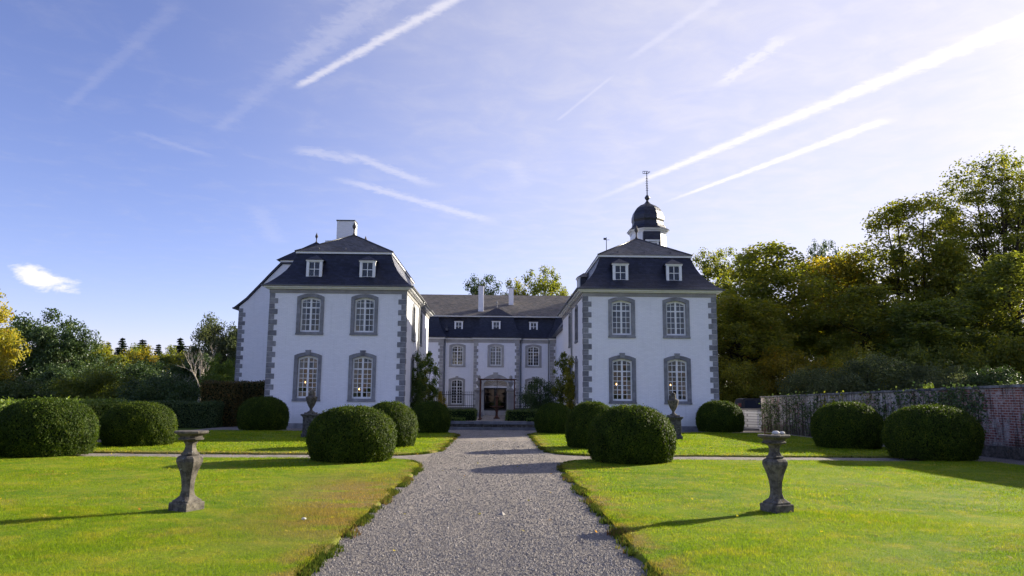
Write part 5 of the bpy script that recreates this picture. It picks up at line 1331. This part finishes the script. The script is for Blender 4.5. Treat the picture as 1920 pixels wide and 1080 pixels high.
# ------------------------------------------------------------------ grass, moss, gravel stones, leaves
def in_poly(px, py, poly):
    ins = np.zeros(len(px), bool); n = len(poly)
    for i in range(n):
        (x0, y0), (x1, y1) = poly[i], poly[(i+1) % n]
        c_ = ((y0 > py) != (y1 > py)) & (px < (x1-x0)*(py-y0)/(y1-y0+1e-12)+x0); ins ^= c_
    return ins
def blades(name, keys, y0, y1, dens, h, w, seed, z=.045):
    r = np.random.default_rng(seed); xm = .80*y1+1.5
    xa, xb = -min(xm, 13.7), min(xm, 13.9)
    n = int((xb-xa)*(y1-y0)*dens); x = r.uniform(xa, xb, n); y = r.uniform(y0, y1, n)
    keep = np.zeros(n, bool)
    for k_ in keys: keep |= in_poly(x, y, LAWNS[k_])
    keep &= (np.abs(x) < .76*y+1.2)
    x, y = x[keep], y[keep]; n = len(x)
    a = r.uniform(0, 2*np.pi, n); hh = h*r.uniform(.45, 1.35, n)*(1+.35*np.sin(x*1.7+1.3*np.sin(y*1.1))*np.sin(y*1.3)); lean = r.normal(0, .55, (n, 2))*hh[:, None]
    out = np.empty((n, 3, 3)); c_, s_ = np.cos(a)*w*.5, np.sin(a)*w*.5
    out[:, 0] = np.c_[x-c_, y-s_, np.full(n, z-.008)]; out[:, 1] = np.c_[x+c_, y+s_, np.full(n, z-.008)]; out[:, 2] = np.c_[x+lean[:, 0], y+lean[:, 1], z+hh]
    o = mesh_obj(name, np_mesh(name, out.reshape(-1, 3), 3, r.random(n), 'grass_blade'), None)
    return o
g1 = blades('lawn_grass', ('fl', 'fr'), 6.6, 11.5, 4400, .025, .008, 101); tag(g1, 'short mown grass of the lawns nearest the viewer', 'grass', kind='stuff')
g2 = blades('lawn_grass', ('fl', 'fr'), 11.5, 21.2, 1150, .028, .013, 102); tag(g2, 'short mown grass of the front lawns up to the cross path', 'grass', kind='stuff')
g3 = blades('lawn_grass', ('bl', 'br'), 22, 38.2, 330, .040, .026, 103); tag(g3, 'short mown grass of the back lawns before the wings', 'grass', kind='stuff')

def edge_moss():
    r = np.random.default_rng(55); P, S = [], []
    for k_ in LAWNS:
        poly = LAWNS[k_]
        for i in range(len(poly)):
            a, b = np.array(poly[i]), np.array(poly[(i+1) % len(poly)]); L = np.linalg.norm(b-a)
            mid = (a+b)/2
            if mid[1] < 3 or abs(mid[0]) > 13: continue
            n = int(L*(230 if abs(mid[0]) < 3 else 60)); t = r.random(n); p = a+(b-a)*t[:, None]+r.normal(0, .055, (n, 2)); cl = np.sin(p[:, 1]*2.7+p[:, 0])+np.sin(p[:, 1]*6.1)*.8+r.normal(0, .5, n)
            p = p[cl > -.2]; p = p[p[:, 1] > 6.5]; P.append(p)
    P = np.concatenate(P); n = len(P); k = 4
    base = np.repeat(P, k, 0)+r.normal(0, .018, (n*k, 2)); m_ = len(base)
    a = r.uniform(0, 6.283, m_); w = .010; hh = r.uniform(.008, .036, m_)*(1+np.sin(base[:, 1]*3.3)*.4); ln = r.normal(0, .6, (m_, 2))*hh[:, None]; out = np.empty((m_, 3, 3)); z = .02
    out[:, 0] = np.c_[base[:, 0]-np.cos(a)*w, base[:, 1]-np.sin(a)*w, np.full(m_, z-.015)]; out[:, 1] = np.c_[base[:, 0]+np.cos(a)*w, base[:, 1]+np.sin(a)*w, np.full(m_, z-.015)]; out[:, 2] = np.c_[base+ln, z+.02+hh]
    o = mesh_obj('edge_moss', np_mesh('edge_moss', out.reshape(-1, 3), 3, np.repeat(np.clip(r.normal(.45, .25, n)+.25*np.sin(P[:, 1]*2.1), 0, 1), k), 'moss'), None)
    tag(o, 'ragged moss and rough grass along the path edges', 'moss', kind='stuff')
edge_moss()
def gravel_stones():
    r = np.random.default_rng(77)
    oct_v = np.array([(1, 0, 0), (0, 1, 0), (-1, 0, 0), (0, -1, 0), (0, 0, 1.), (0, 0, -.6)]); oct_f = [(0, 1, 4), (1, 2, 4), (2, 3, 4), (3, 0, 4)]
    V, A = [], []
    for _ in (0,):
        yy = np.linspace(6.6, 30, 400); dens = 4600*np.minimum(1, (8.2/yy))**3.1; cum = np.cumsum(dens); n = int(3.61*dens.mean()*(30-6.6))
        y = np.interp(r.random(n), cum/cum[-1], yy); x = r.uniform(-1.95, 1.66, n); s = .0068*np.maximum(1, y/8.2)**.62
        sz = s*r.lognormal(0, .35, n); a = r.uniform(0, 6.283, n)
        sc3 = np.c_[sz*r.uniform(.7, 1.4, n), sz*r.uniform(.7, 1.3, n), sz*r.uniform(.5, .9, n)]
        loc = oct_v[None]*sc3[:, None]*r.uniform(.75, 1.25, (n, 6, 1)); ca, sa = np.cos(a)[:, None], np.sin(a)[:, None]
        w = np.stack([loc[..., 0]*ca-loc[..., 1]*sa+x[:, None], loc[..., 0]*sa+loc[..., 1]*ca+y[:, None], loc[..., 2]+.003], -1)
        V.append(w[:, np.array(oct_f)].reshape(-1, 3)); A.append(np.repeat(np.clip(r.normal(.42, .22, n), 0, 1), 4))
    o = mesh_obj('gravel_stones', np_mesh('gravel_stones', np.concatenate(V), 3, np.concatenate(A), 'gravel_stone'), None)
    tag(o, 'loose grey gravel stones on the central path', 'gravel', kind='stuff')
gravel_stones()
def fallen_leaves():
    r = np.random.default_rng(91); n = 420; x = r.uniform(-13, 13, n); y = r.uniform(8, 36, n); 
    P = np.c_[x, y, np.full(n, .085)]; P[(x > -1.8) & (x < 1.5), 2] = .016
    v = leaf_quads(P, np.tile((0, 0, 1.), (n, 1))+r.normal(0, .35, (n, 3)), .055, .04, r)
    o = mesh_obj('fallen_leaves', np_mesh('fallen_leaves', v, 4, r.random(n), 'leaf_yellow'), None); tag(o, 'scattered fallen autumn leaves on lawn and gravel', 'leaves', kind='stuff')
fallen_leaves()
ms = MB(); ms.smooth = True; ms.lathe([(.010, 0), (.010, .022), (.034, .024), (.031, .036), (.016, .044), (.003, .046)], 12, (-2.57, 10.31, .05))
tag(ms.build('mushroom', 'pale_stone'), 'single small white mushroom on the left lawn near the path', 'mushroom')
